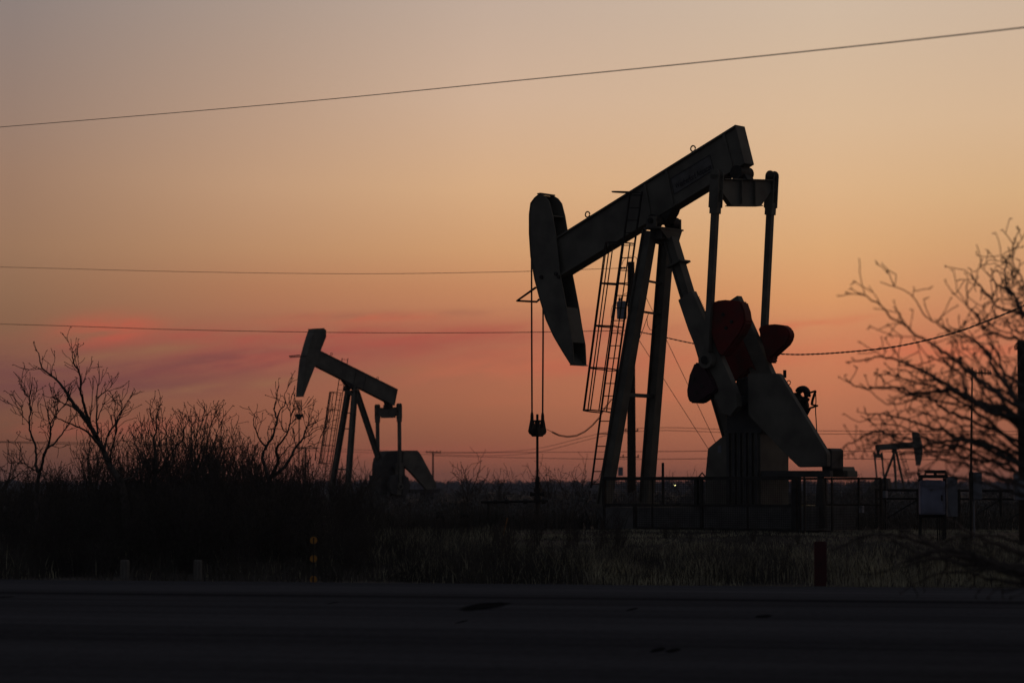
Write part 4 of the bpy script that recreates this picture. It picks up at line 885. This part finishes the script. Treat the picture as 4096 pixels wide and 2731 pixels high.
def shrub_meshes(seed, h, stems, spread, depth=2, prob=.36, r=.018, up=.10, kink=.26, step=.085, rmin=.0032):
    R_ = random.Random(seed); a = TB(); b = TB()
    for i in range(stems):
        an = R_.uniform(0, 2 * math.pi); sp = R_.uniform(.15, 1) ** .7 * spread; d = Vector((math.cos(an) * math.sin(sp), math.sin(an) * math.sin(sp), math.cos(sp)))
        p = Vector((math.cos(an), math.sin(an), 0)) * R_.uniform(0, .16); hh = h * R_.uniform(.6, 1.0); rr = r * R_.uniform(.7, 1.2)
        pts = [p]; rs = [rr]; k = max(4, int(hh * .45 / .1)); dd = d.copy()
        for j in range(k): dd = (dd + rv(R_) * .16 + Vector((0, 0, up * .5))).normalized(); pts.append(pts[-1] + dd * .1); rs.append(rr * (1 - .3 * (j + 1) / k))
        a.add(pts, rs, 5)
        for j in range(1, k):
            if R_.random() < .55:
                q = rv(R_); q = (q - dd * q.dot(dd)).normalized(); grow(b, pts[j], dd * .6 + q * .75, hh * R_.uniform(.25, .5), rr * .5, depth - 1, R_, step, up, kink, prob, rmin=rmin)
        for s_ in range(R_.choice((1, 2, 2))):
            grow(b, pts[-1], (dd + rv(R_) * .35), hh * R_.uniform(.45, .62), rr * .68, depth, R_, step, up, kink, prob, rmin=rmin)
    zs = sorted(v.z for v in b.v); top = zs[int(len(zs) * .985)]
    for t_ in (a, b): t_.v = [v * (1 / top) for v in t_.v]
    return a.mesh('stems', MBARK), b.mesh('twigs', MTWIG)
def place(kind, meshes, loc, rz, s, label, cat, group, sz=1.0):
    e = empty(kind, loc, rz); e.scale = (s, s, s * sz); tag(e, label, cat, group)
    for nm, me in zip(('stem', 'twig'), meshes):
        o = bpy.data.objects.new('trunk' if nm == 'stem' else 'crown', me); COL.objects.link(o); o.parent = e
    return e

# ---- traced trees at the left
def tree(label, base_px, D, limbs, seed, group='tall bare trees rising from the thicket', kind='bare_tree', wig=.010, twig=1.6, tl=(.18, .55), sides=6, rmin=.0056, fade=.75, up=.13, name_cat='tree', step=.075, base=None, thick=1.0, tg=(.08, .2), kink=.27):
    R_ = random.Random(seed)
    b0 = at(*base_px, D) if base is None else Vector(base); zb = gz(b0.x, b0.y); root = Vector((b0.x, b0.y, zb)); e = empty(kind, root); tag(e, label, name_cat, group)
    ta, tb = TB(), TB()
    for li, (pts_px, d0, d1, r0, r1, tw) in enumerate(limbs):
        n = len(pts_px); raw = [at(x, y, D + lerp(d0, d1, i / max(1, n - 1))) - root for i, (x, y) in enumerate(pts_px)]
        k = 4; sm = spline(raw, k); m = len(sm); rs = [lerp(r0, r1, (i / (m - 1)) ** fade) for i in range(m)]
        sm = [p + rv(R_) * wig * min(1, i / 3) for i, p in enumerate(sm)]
        (ta if r0 >= .03 else tb).add(sm, [q_ * thick for q_ in rs], sides)
        tot = sum((b - a).length for a, b in zip(sm[:-1], sm[1:])); 
        if tw <= 0: continue
        nn = int(tot * tw * twig); 
        for q in range(nn):
            f = R_.uniform(.12, 1) ** .8; i = min(m - 2, int(f * (m - 1))); p = sm[i].lerp(sm[i + 1], R_.random()); d = (sm[i + 1] - sm[i]).normalized(); s = rv(R_); s = (s - d * s.dot(d)).normalized()
            s = (s + Vector((0, 0, .25))).normalized(); a = R_.uniform(.45, 1.05)
            grow(tb, p, d * math.cos(a) + s * math.sin(a), R_.uniform(*tl) * lerp(1.1, .6, f), max(rmin * 1.4, rs[i] * .5), 1, R_, step, up, kink, .4, rmin=rmin)
        grow(tb, sm[-1], (sm[-1] - sm[-3]), R_.uniform(*tg), max(rmin, r1), 0, R_, step * .7, up, .2, rmin=rmin)
    ma, mb = ta.mesh('trunk', MBARK), tb.mesh('crown', MTWIG)
    for nm, me in (('trunk', ma), ('crown', mb)):
        o = bpy.data.objects.new(nm, me); COL.objects.link(o); o.parent = e
    return e
tree('slender forked bare tree at the far left with thorny twigs', (145, 2190), 48, [
  ([(145, 2230), (150, 2060), (149, 1960), (157, 1888)], 0, 0, .055, .042, 0),
  ([(157, 1888), (142, 1861), (145, 1831), (140, 1781), (126, 1743), (115, 1693), (122, 1643), (115, 1590), (99, 1574), (86, 1540), (91, 1492)], 0, .8, .034, .006, 3),
  ([(122, 1643), (119, 1590), (128, 1540)], .5, .4, .012, .005, 5), ([(122, 1660), (131, 1600), (138, 1570)], .5, .7, .010, .005, 4),
  ([(115, 1693), (92, 1666), (63, 1655)], .4, 0, .010, .004, 4), ([(92, 1666), (88, 1636), (75, 1612), (59, 1595)], .2, -.2, .008, .004, 4),
  ([(128, 1760), (112, 1757), (86, 1745)], .3, .5, .008, .004, 3),
  ([(160, 1880), (165, 1869), (176, 1819), (195, 1773), (201, 1727), (197, 1681), (188, 1643), (174, 1574)], 0, -.8, .038, .006, 3),
  ([(201, 1727), (214, 1689), (237, 1643), (268, 1609), (276, 1574)], -.4, -.1, .018, .005, 5), ([(200, 1700), (220, 1660), (232, 1630)], -.4, -.9, .014, .005, 5),
  ([(176, 1819), (190, 1790), (214, 1777), (249, 1735), (276, 1693), (306, 1651)], -.3, .6, .030, .008, 3),
  ([(155, 1890), (138, 1880), (103, 1857), (65, 1850), (38, 1850), (29, 1804)], 0, -.7, .016, .004, 4), ([(103, 1857), (85, 1820), (80, 1792)], -.2, -.1, .010, .004, 4),
  ([(140, 1781), (158, 1800), (168, 1815)], .2, .1, .008, .004, 2), ([(190, 1683), (172, 1675), (157, 1668)], -.4, -.7, .007, .003, 4)], 11)
tree('tallest bare tree at the left, its trunk leaning up to the left', (505, 2190), 47, [
  ([(520, 2230), (505, 2080), (490, 1960), (475, 1915)], 0, 0, .10, .075, 0),
  ([(475, 1915), (444, 1869), (406, 1789), (367, 1716), (333, 1662), (299, 1620), (268, 1574), (245, 1540), (207, 1502), (168, 1471), (157, 1421), (145, 1398)], 0, 1.0, .075, .006, 3.4),
  ([(367, 1716), (341, 1636), (325, 1574), (318, 1490), (295, 1456), (290, 1420), (287, 1383)], .3, -.3, .040, .005, 4.5),
  ([(318, 1490), (302, 1444), (299, 1417), (308, 1387)], .1, .3, .010, .004, 3), ([(322, 1540), (340, 1520), (343, 1495)], 0, .2, .010, .004, 4),
  ([(385, 1745), (390, 1743), (387, 1685), (387, 1597), (394, 1532), (398, 1488)], .1, .9, .034, .005, 2.6),
  ([(389, 1592), (413, 1571), (432, 1561), (445, 1575), (455, 1597)], .5, .8, .014, .006, 7), ([(390, 1680), (405, 1640), (420, 1600), (422, 1570)], .4, .2, .012, .005, 4),
  ([(406, 1789), (375, 1755), (344, 1724), (287, 1697), (233, 1674), (215, 1660)], .1, -.9, .034, .006, 4),
  ([(329, 1662), (291, 1628), (245, 1609), (215, 1590), (207, 1578)], .4, -.4, .020, .005, 6),
  ([(415, 1800), (421, 1777), (436, 1731), (463, 1693), (475, 1662), (498, 1624), (510, 1605), (524, 1582)], .1, .8, .030, .005, 4.5), ([(463, 1735), (460, 1700), (455, 1651)], .3, .1, .012, .005, 6),
  ([(444, 1850), (444, 1812), (463, 1735), (470, 1690), (486, 1650), (487, 1590)], .1, -.6, .026, .005, 5), ([(430, 1840), (400, 1830), (372, 1836), (330, 1832)], 0, -.5, .020, .006, 4),
  ([(406, 1789), (405, 1720)], .1, 0, .016, .008, 2), ([(430, 1775), (470, 1764), (500, 1760), (520, 1765)], .1, .6, .008, .003, 5),
  ([(367, 1716), (360, 1670), (368, 1600), (372, 1540)], .2, -.2, .018, .005, 4), ([(490, 1920), (540, 1905), (560, 1860), (575, 1800)], 0, .6, .030, .006, 4)], 12)
tree('bare tree with two curving trunks in front of the left distant pumpjack', (1080, 2170), 48, [
  ([(1085, 2220), (1080, 2060), (1078, 1960), (1076, 1917)], 0, 0, .075, .06, 0),
  ([(1076, 1917), (1064, 1879), (1050, 1832), (1064, 1785), (1088, 1752), (1102, 1705), (1108, 1676), (1097, 1641), (1105, 1597), (1110, 1560), (1117, 1538)], 0, .8, .046, .005, 2),
  ([(1108, 1676), (1123, 1635), (1141, 1617), (1138, 1582), (1149, 1553), (1161, 1526)], .4, .1, .016, .004, 3), ([(1141, 1600), (1158, 1640), (1163, 1600), (1168, 1580)], .2, .4, .008, .004, 3),
  ([(1064, 1785), (1041, 1764), (1026, 1729), (1014, 1691), (1018, 1660), (1027, 1640)], .1, -.6, .020, .005, 2.5), ([(1030, 1740), (1040, 1700), (1048, 1682)], -.2, 0, .008, .004, 3),
  ([(1076, 1765), (1070, 1730), (1075, 1705)], .2, .5, .010, .004, 4),
  ([(1082, 1911), (1111, 1852), (1108, 1820), (1105, 1793), (1129, 1764), (1149, 1729), (1161, 1691), (1161, 1653), (1144, 1612)], 0, -.8, .042, .005, 4),
  ([(1149, 1729), (1130, 1715), (1126, 1670), (1130, 1640)], -.4, -.1, .014, .004, 4), ([(1155, 1700), (1178, 1680), (1195, 1640), (1182, 1600)], -.4, .2, .012, .004, 4),
  ([(1111, 1840), (1150, 1790), (1170, 1775), (1200, 1765)], -.1, -.6, .014, .004, 4),
  ([(1091, 1908), (1135, 1870), (1161, 1832), (1176, 1799), (1211, 1755), (1217, 1729), (1232, 1697), (1235, 1661)], 0, .7, .042, .008, 3),
  ([(1211, 1755), (1235, 1741), (1246, 1720), (1290, 1700), (1334, 1682)], .4, .9, .012, .004, 3), ([(1232, 1700), (1261, 1691), (1284, 1676)], .6, .2, .012, .004, 3), ([(1235, 1670), (1245, 1650), (1252, 1628)], .6, .8, .007, .003, 2),
  ([(1235, 1745), (1260, 1722), (1288, 1714)], .5, .1, .010, .004, 3), ([(1161, 1832), (1200, 1800), (1240, 1780), (1275, 1770)], .2, -.4, .010, .004, 3), ([(1260, 1840), (1268, 1790), (1275, 1765), (1289, 1730)], 0, .3, .012, .004, 4)], 13)
tree('bare shrub tree with a straight central stem left of centre in the thicket', (628, 2170), 49, [
  ([(632, 2220), (630, 2050), (628, 1940), (625, 1892)], 0, 0, .05, .04, 0),
  ([(625, 1892), (622, 1805), (616, 1751), (625, 1723), (625, 1670), (632, 1645), (639, 1629)], 0, .4, .036, .005, 4),
  ([(620, 1723), (607, 1675), (600, 1650), (598, 1631)], .2, -.2, .012, .004, 4), ([(640, 1790), (634, 1720), (640, 1690), (636, 1660)], .1, .4, .012, .004, 5),
  ([(630, 1885), (643, 1876), (679, 1818), (712, 1777), (732, 1754), (735, 1718), (732, 1680)], 0, -.6, .028, .005, 3), ([(738, 1715), (750, 1690), (765, 1665)], -.5, -.3, .008, .004, 3),
  ([(660, 1780), (668, 1745), (653, 1710), (648, 1680)], .2, .6, .014, .004, 5), ([(665, 1800), (668, 1740), (662, 1700)], .1, .5, .012, .004, 4), ([(590, 1800), (582, 1740), (578, 1690)], .1, -.5, .014, .004, 6), ([(575, 1850), (545, 1790), (540, 1750), (533, 1740)], .1, .5, .014, .004, 5)], 14)
tree('clump of upright bare stems in the middle of the thicket', (782, 2170), 49, [
  ([(785, 2220), (782, 2050), (780, 1940), (775, 1880)], 0, 0, .06, .045, 0),
  ([(775, 1880), (768, 1800), (765, 1739), (766, 1700), (767, 1662)], 0, .3, .022, .005, 5), ([(778, 1880), (783, 1780), (791, 1713), (797, 1660)], 0, -.4, .022, .005, 5), ([(795, 1720), (808, 1690), (814, 1660)], -.2, .2, .010, .004, 5),
  ([(780, 1890), (805, 1790), (815, 1730), (820, 1690), (833, 1652)], 0, .6, .022, .005, 5), ([(785, 1900), (820, 1800), (841, 1710), (851, 1680), (867, 1629)], 0, -.5, .022, .005, 5), ([(800, 1880), (850, 1790), (870, 1720), (888, 1685)], 0, .2, .018, .005, 6)], 15)

# ---- the big out-of-focus tree overhanging from the right
trunk = (5250, 1800)
def to_trunk(p): return p + [(4480, p[-1][1] + 60), (5000, p[-1][1] + 170), (5600, p[-1][1] + 330), (6250, min(2500, p[-1][1] + 560))]
RL = [
 ([(3428, 1170), (3508, 1212), (3565, 1269), (3610, 1295), (3648, 1326), (3699, 1362), (3740, 1381), (3779, 1413), (3827, 1441), (3874, 1489), (3922, 1524), (3970, 1563), (4050, 1610), (4200, 1700)], 1.0),
 ([(3386, 1519), (3415, 1538), (3457, 1554), (3524, 1551), (3603, 1548), (3651, 1570), (3731, 1567), (3795, 1561), (3858, 1592), (3906, 1608), (3970, 1624), (4018, 1634), (4075, 1685), (4200, 1760)], 1.1),
 ([(3425, 1444), (3485, 1432), (3533, 1429), (3584, 1438), (3616, 1454), (3667, 1476), (3728, 1502), (3779, 1534), (3843, 1572), (3906, 1608), (4020, 1660), (4200, 1740)], 1.2),
 ([(3473, 1660), (3504, 1653), (3549, 1660), (3603, 1672), (3661, 1688), (3712, 1707), (3779, 1723), (3827, 1749), (3890, 1758), (3954, 1784), (4018, 1806), (4072, 1848), (4200, 1920)], 1.1),
 ([(3603, 1813), (3683, 1813), (3737, 1822), (3795, 1848), (3852, 1851), (3897, 1876), (3954, 1896), (4018, 1918), (4096, 1947), (4250, 1990)], .9),
 ([(3375, 1783), (3421, 1765), (3450, 1746), (3501, 1726), (3546, 1736), (3590, 1765), (3660, 1790), (3740, 1772), (3827, 1760), (3900, 1775), (4020, 1830), (4200, 1900)], .9),
 ([(3868, 1129), (3871, 1218), (3903, 1259), (3941, 1310), (3970, 1330), (4034, 1349), (4072, 1355), (4180, 1400)], .8),
 ([(3884, 1100), (3919, 1141), (3964, 1192), (3992, 1228), (4043, 1243), (4096, 1262), (4180, 1300)], .8),
 ([(3960, 1100), (3986, 1135), (4037, 1167), (4066, 1196), (4082, 1228), (4180, 1330)], .8),
 ([(4042, 1015), (4025, 1060), (4021, 1097), (4029, 1148), (4065, 1192), (4110, 1260)], .7),
 ([(3801, 1304), (3827, 1320), (3878, 1352), (3922, 1381), (3951, 1419), (3973, 1467), (4005, 1515), (4037, 1547), (4120, 1640)], 1.0),
 ([(3954, 1365), (3983, 1403), (4005, 1457), (4021, 1515), (4037, 1547), (4080, 1620), (4180, 1730)], 1.3),
 ([(3740, 1409), (3788, 1457), (3827, 1483), (3852, 1508), (3858, 1563), (3900, 1605), (4000, 1660)], .9),
 ([(3791, 2070), (3854, 2111), (3925, 2151), (4014, 2182), (4096, 2213), (4200, 2240)], 1.8),
 ([(3568, 2102), (3657, 2137), (3746, 2187), (3836, 2227), (3947, 2253), (4096, 2267), (4220, 2290)], 2.0),
 ([(3330, 2200), (3440, 2150), (3540, 2135), (3660, 2160), (3800, 2205), (3960, 2250), (4150, 2290)], 1.5),
 ([(3600, 2270), (3700, 2240), (3820, 2222), (3960, 2245), (4120, 2280)], 1.5),
 ([(3480, 2120), (3560, 2150), (3650, 2200), (3760, 2232), (3900, 2260), (4100, 2300)], 1.3),
 ([(3520, 2290), (3640, 2240), (3740, 2200), (3850, 2205), (4000, 2262), (4150, 2300)], 1.5),
 ([(3600, 1590), (3625, 1585), (3680, 1585), (3730, 1600), (3779, 1640), (3850, 1665), (3930, 1700), (4030, 1740), (4180, 1810)], .9),
 ([(3560, 1500), (3603, 1510), (3650, 1525), (3720, 1540), (3790, 1575), (3870, 1625), (3960, 1690), (4060, 1780), (4200, 1850)], .9),
 ([(3530, 1690), (3600, 1705), (3680, 1740), (3740, 1790), (3800, 1780), (3880, 1800), (3980, 1850), (4100, 1900)], .8),
 ([(3845, 1440), (3905, 1500), (3930, 1560), (3990, 1640), (4060, 1700), (4180, 1790)], .8),
 ([(4096, 1420), (4060, 1480), (4050, 1540), (4070, 1620), (4120, 1700)], .9),
 ([(3640, 1900), (3700, 1880), (3790, 1895), (3860, 1915), (3950, 1935), (4096, 1990), (4200, 2020)], .6),
]
limbs = [([(6380, 2950), (6350, 2600), (6300, 2300), (6250, 2100), (6240, 1900)], -4.0, -4.0, .19, .13, 0)]
for i, (p, sc_) in enumerate(RL):
    q = to_trunk(p)[::-1]; q = [(x, y) for x, y in q]
    limbs.append((q, -4.0, (-1.1, .9, .1, 1.4, -.6, .5)[i % 6], .038 * sc_, .006, 2.3))
    Rl = random.Random(300 + i)
    for c_ in range(1 if i < 13 or i > 15 else 0):
        ox, oy, ph = Rl.uniform(20, 210), Rl.uniform(-70, 75), Rl.uniform(0, 6)
        q2 = [(x + (ox if x < 4300 else 0) * min(1, (4500 - x) / 500 if x < 4500 else 0), y + (oy + 16 * math.sin(x / 47 + ph)) * max(0, min(1, (4420 - x) / 350))) for x, y in q]
        limbs.append((q2, -4.0, Rl.uniform(-1.6, 1.8), .022 * sc_, .0045, 2.0))
RTREE = tree('large bare tree overhanging from the right edge, blurred and nearest', (6380, 2950), 22.0, limbs, 21, group=None, wig=.009, twig=1.0, tl=(.14, .40), rmin=.0046, fade=.6, up=.03, kind='bare_tree', step=.065, thick=1.0, tg=(.03, .09), kink=.17)

# ---- shrubs: variants shared by many copies
V1 = [shrub_meshes(100 + i, h, st, sp, 2, .36, r=.020, rmin=.005, kink=.25, up=.17) for i, (h, st, sp) in enumerate(((2.3, 9, .30), (2.5, 8, .26), (2.1, 10, .38), (2.6, 8, .22), (2.2, 9, .42), (2.4, 6, .34), (2.0, 7, .5)))]
V2 = [shrub_meshes(200 + i, 2.2, 9, .75, 2, .34, r=.03, up=.03, kink=.24, rmin=.008, step=.12) for i in range(3)]
R_ = random.Random(5)
G1 = 'bare shrubs of the thicket at the left'; L1 = 'bare grey shrub among the dense thicket filling the lower left'
outline = [(-60, 1900), (60, 1900), (180, 1870), (260, 1800), (400, 1770), (480, 1790), (560, 1740), (640, 1740), (790, 1700), (900, 1710), (1000, 1740), (1100, 1790), (1250, 1820), (1330, 1840), (1400, 1850), (1470, 1880), (1560, 1960)]
def topy(x):
    for (a, ya), (b, yb) in zip(outline[:-1], outline[1:]):
        if a <= x <= b: return lerp(ya, yb, (x - a) / (b - a))
    return 1960
n = 0
for row, (D, cnt, low) in enumerate(((58, 16, -10), (54, 15, 0), (51, 15, 10), (48.5, 16, 70), (46.5, 17, 140), (45, 17, 200))):
    for i in range(cnt):
        x = lerp(-80, 1500, (i + R_.uniform(.1, .9)) / cnt); D_ = D + R_.uniform(-.9, .9); p = at(x, HZ, D_); zz = gz(p.x, p.y)
        h = EYE.z + (HZ - topy(min(1559, max(-59, x))) - R_.uniform(-40, 110) * (1 if row < 4 else .5) - low) / FPX * D_ - zz
        if x > 1300: h *= .8
        place('bare_shrub', V1[R_.randrange(7)], (p.x, p.y, zz - .03), R_.uniform(0, 6.28), max(.8, h), L1, 'shrub', G1); n += 1
# lower shrubs in the middle and right foreground
L2 = 'low dark twiggy shrub in the dry grass of the middle foreground'; G2 = 'low shrubs in the middle foreground'
for i in range(44):
    x = R_.uniform(1400, 2700) if i < 34 else R_.uniform(2700, 3300); D_ = R_.uniform(42.5, 54); p = at(x, HZ, D_); zz = gz(p.x, p.y)
    if abs(p.x - wx.x) < .8 and D_ > 52: continue
    place('low_shrub', V1[R_.randrange(5)], (p.x, p.y, zz - .03), R_.uniform(0, 6.28), R_.uniform(.35, .95) * (1 if x < 2500 else .5), L2, 'shrub', G2)
for i in range(9):
    x = R_.uniform(3150, 4180); D_ = R_.uniform(40.8, 50); p = at(x, HZ, D_); zz = gz(p.x, p.y)
    if abs(x - 3282) < 60 or abs(x - 3735) < 80: continue
    place('low_shrub', V1[R_.randrange(7)], (p.x, p.y, zz - .03), R_.uniform(0, 6.28), R_.uniform(.3, .6), 'low dark tangled shrub at the lower right beneath the drooping branches', 'shrub', 'low shrubs at the lower right')
# fan-shaped shrubs beyond the well
for i, (x, yt, D_, s_, lab) in enumerate(((1880, 1836, 112, 1.12, 'wide fan-shaped bare shrub on the horizon between the left pumpjack and the rod'), (1990, 1870, 118, .85, 'small bare shrub just right of the wide fan-shaped one'), (2215, 1846, 116, 1.0, 'bare shrub on the horizon between the polished rod and the ladder'), (2300, 1850, 112, 1.0, 'bare shrub on the horizon right beside the ladder foot'),
        (60, 1800, 90, 1.0, 'blurred bush at the extreme left beyond the thicket'), (-20, 1790, 95, 1.1, 'blurred bush cut by the left edge beyond the thicket'), (130, 1850, 92, .8, 'blurred bush behind the slender forked tree'), (2760, 1880, 125, .6, 'small faint shrub on the horizon behind the mesh fence'), (1400, 1850, 110, .95, 'bare shrub between the legs of the left pumpjack'), (1450, 1860, 105, .85, 'bare shrub below the rear leg of the left pumpjack'), (3440, 1890, 120, .6, 'small faint shrub left of the tiny far pumpjack'))):
    p = at(x, yt, D_); zz = gz(p.x, p.y); place('fan_shrub', V2[i % 3], (p.x, p.y, zz - .05), i * 1.7, (p.z - zz), lab, 'shrub', 'bare shrubs beyond the well')

# ================================================================ ground cover
def blades(name, spots, mt, label, cat, wid=.006):
    """spots: array x, y, z, height, lean, azimuth"""
    n = len(spots); x, y, z, h, ln, a = spots.T; w = wid * rng.uniform(.6, 1.5, n); fa = rng.uniform(0, math.pi, n)
    cx, sx_ = np.cos(fa) * w, np.sin(fa) * w; dx, dy = np.cos(a) * ln * h, np.sin(a) * ln * h
    v = np.empty((n, 5, 3)); 
    v[:, 0] = np.stack([x - cx, y - sx_, z - .03], 1); v[:, 1] = np.stack([x + cx, y + sx_, z - .03], 1)
    v[:, 2] = np.stack([x - cx * .8 + dx * .35, y - sx_ * .8 + dy * .35, z + h * .55], 1); v[:, 3] = np.stack([x + cx * .8 + dx * .35, y + sx_ * .8 + dy * .35, z + h * .55], 1)
    v[:, 4] = np.stack([x + dx, y + dy, z + h], 1)
    b = np.arange(n)[:, None] * 5; f4 = b + np.array([0, 1, 3, 2]); f3 = b + np.array([2, 3, 4])
    me = bpy.data.meshes.new(name); me.vertices.add(n * 5); me.vertices.foreach_set('co', v.ravel())
    me.loops.add(n * 7); me.polygons.add(n * 2)
    li = np.concatenate([f4, f3], 1).ravel(); me.loops.foreach_set('vertex_index', li.astype(np.int32))
    st = np.empty(n * 2, np.int32); st[0::2] = np.arange(n) * 7; st[1::2] = np.arange(n) * 7 + 4
    me.polygons.foreach_set('loop_start', st); me.update(calc_edges=True); me.validate()
    me.materials.append(mt); o = bpy.data.objects.new(name, me); COL.objects.link(o); return tag(o, label, cat, kind='stuff')
def patch(x, y): return mnoise.noise(Vector((x * .28, y * .6, 21.3))) + .6 * mnoise.noise(Vector((x * .9, y * 1.4, 5.1)))
def scatter(n, D0, D1, hmin, hmax, clump=.55, lean=.25, x0=-.33, x1=.33, seed=0, thin=None):
    r = np.random.default_rng(seed); out = []
    D = D0 + (D1 - D0) * r.random(n) ; X = (x0 + (x1 - x0) * r.random(n)) * D
    for i in range(n):
        x, y = float(X[i]), float(D[i]); d = beyond(x, y)
        if d < .15: continue
        c = mnoise.noise(Vector((x * .55, y * .55, 7.7))) + .5 * mnoise.noise(Vector((x * 2.1, y * 2.1, 1.7)))
        if c < r.uniform(-.5, .25) * clump * 2 - .1: continue
        if thin and not thin(x, y, r): continue
        e = sstep(.1, 1.5, d); h = (hmin + (hmax - hmin) * max(0, min(1, .45 + c * .9)) * r.uniform(.5, 1.15)) * (.35 + .65 * e)
        px_ = CX + FPX * x / y
        if px_ > 1500 and y < 58: h = min(h, max(.05, EYE.z - (195 + 50 * (1 + mnoise.noise(Vector((x * 1.1, y * .5, 9)))) * r.uniform(.4, 1.6) - (55 if px_ < 2050 else 0)) / FPX * y - gz(x, y)))
        if px_ < 900 and min(abs(px_ - 499), abs(px_ - 791)) < 30 and y < 43.5: continue
        out.append((x, y, gz(x, y), h, abs(r.normal(0, lean)) + .05, r.uniform(0, 6.283)))
    return np.array(out)
pad_in = lambda x, y, r: not (-.6 < F1.local((x, y, 0))[0] < 6.6 and -1.6 < F1.local((x, y, 0))[1] < 1.8)
straw = blades('dry_grass', scatter(150000, 39.5, 57.5, .08, .60, lean=.38, seed=1, thin=lambda x, y, r: pad_in(x, y, r) and r.random() < (.12 + 1.0 * math.exp(-((CX + FPX * x / y - 2350) / 650) ** 2) + .75 * sstep(2900, 3500, CX + FPX * x / y)) * (1.0 if patch(x, y) > .02 else .12)), M['grassa'], 'tall dry grass between the road and the pumpjacks', 'grass')
tang = blades('tangled_weeds', scatter(125000, 40, 60, .10, .80, .7, .7, -.33, .33, 2, lambda x, y, r: pad_in(x, y, r) and (CX + FPX * x / y < 3150 or r.random() < .35)), M['weed'], 'dark tangled weeds mixed through the roadside grass', 'weeds', .005)
midg = blades('pasture_grass', scatter(60000, 57, 140, .15, .5, .5, .3, -.36, .36, 3, pad_in), M['weed'], 'dark low grass on the flat beyond the pumpjack', 'grass', .02)
# brushland towards the horizon: countless small clumps
def brushland(name, nb, D0, D1, h0, h1, leaf, per, seed, label, pw=1.6):
    r = np.random.default_rng(seed); D = D0 + (D1 - D0) * r.random(nb) ** pw; X = (-.38 + .76 * r.random(nb)) * D
    H = h0 + (h1 - h0) * r.random(nb) ** 1.6; N_ = nb * per
    cx_, cy_, hh = np.repeat(X, per), np.repeat(D, per), np.repeat(H, per)
    if seed == 31: H[:] = np.minimum(H, np.maximum(.3, 1.16 - r.uniform(10, 45, nb) / 9671 * D)); hh = np.repeat(H, per)
    if seed == 32: H[:] = np.minimum(H, (1.17 + .00186 * D) * r.uniform(.6, 1.08, nb)); hh = np.repeat(H, per)
    a = r.uniform(0, 6.283, N_); q = np.sqrt(r.random(N_)); zf = r.random(N_) ** .8; rad = hh * .75 * q * np.sqrt(np.maximum(.05, 1 - (zf * .95) ** 2))
    c = np.stack([cx_ + np.cos(a) * rad, cy_ + np.sin(a) * rad, .48 + hh * zf], 1)
    s = leaf * hh[:, None] * r.uniform(.5, 1.3, (N_, 1)); d1 = r.normal(0, 1, (N_, 3)); d1 /= np.linalg.norm(d1, axis=1)[:, None]; d2 = r.normal(0, 1, (N_, 3)); d2[:, 2] *= 1.8; d2 /= np.linalg.norm(d2, axis=1)[:, None]
    v = np.stack([c - d1 * s * .4, c + d1 * s * .4, c + d2 * s * 1.3], 1)
    me = bpy.data.meshes.new(name); me.vertices.add(N_ * 3); me.vertices.foreach_set('co', v.ravel()); me.loops.add(N_ * 3); me.loops.foreach_set('vertex_index', np.arange(N_ * 3, dtype=np.int32)); me.polygons.add(N_); me.polygons.foreach_set('loop_start', np.arange(N_, dtype=np.int32) * 3); me.update(calc_edges=True)
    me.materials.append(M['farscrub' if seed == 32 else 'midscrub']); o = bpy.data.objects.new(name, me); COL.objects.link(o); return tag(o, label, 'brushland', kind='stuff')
brushland('near_brushland', 1450, 66, 240, .45, 1.3, .10, 170, 31, 'dark low brush on the flat behind the pumpjacks', 1.0)
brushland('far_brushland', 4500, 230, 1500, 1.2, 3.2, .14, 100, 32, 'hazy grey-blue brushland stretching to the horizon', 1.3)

# ================================================================ air
hz = MB().box((0, 1300, 6.9), (2600, 3100, 17)).build('haze', M['dirt']); hz.data.materials.clear()
hm = bpy.data.materials.new('haze'); hm.use_nodes = True; t = hm.node_tree; t.nodes.clear(); o_ = t.nodes.new('ShaderNodeOutputMaterial'); pv = t.nodes.new('ShaderNodeVolumePrincipled'); pv.inputs['Density'].default_value = .0002; pv.inputs['Color'].default_value = (.72, .76, .9, 1); pv.inputs['Anisotropy'].default_value = .2
t.links.new(pv.outputs[0], o_.inputs['Volume']); hz.data.materials.append(hm); tag(hz, 'thin evening haze over the whole plain', 'haze', kind='stuff')
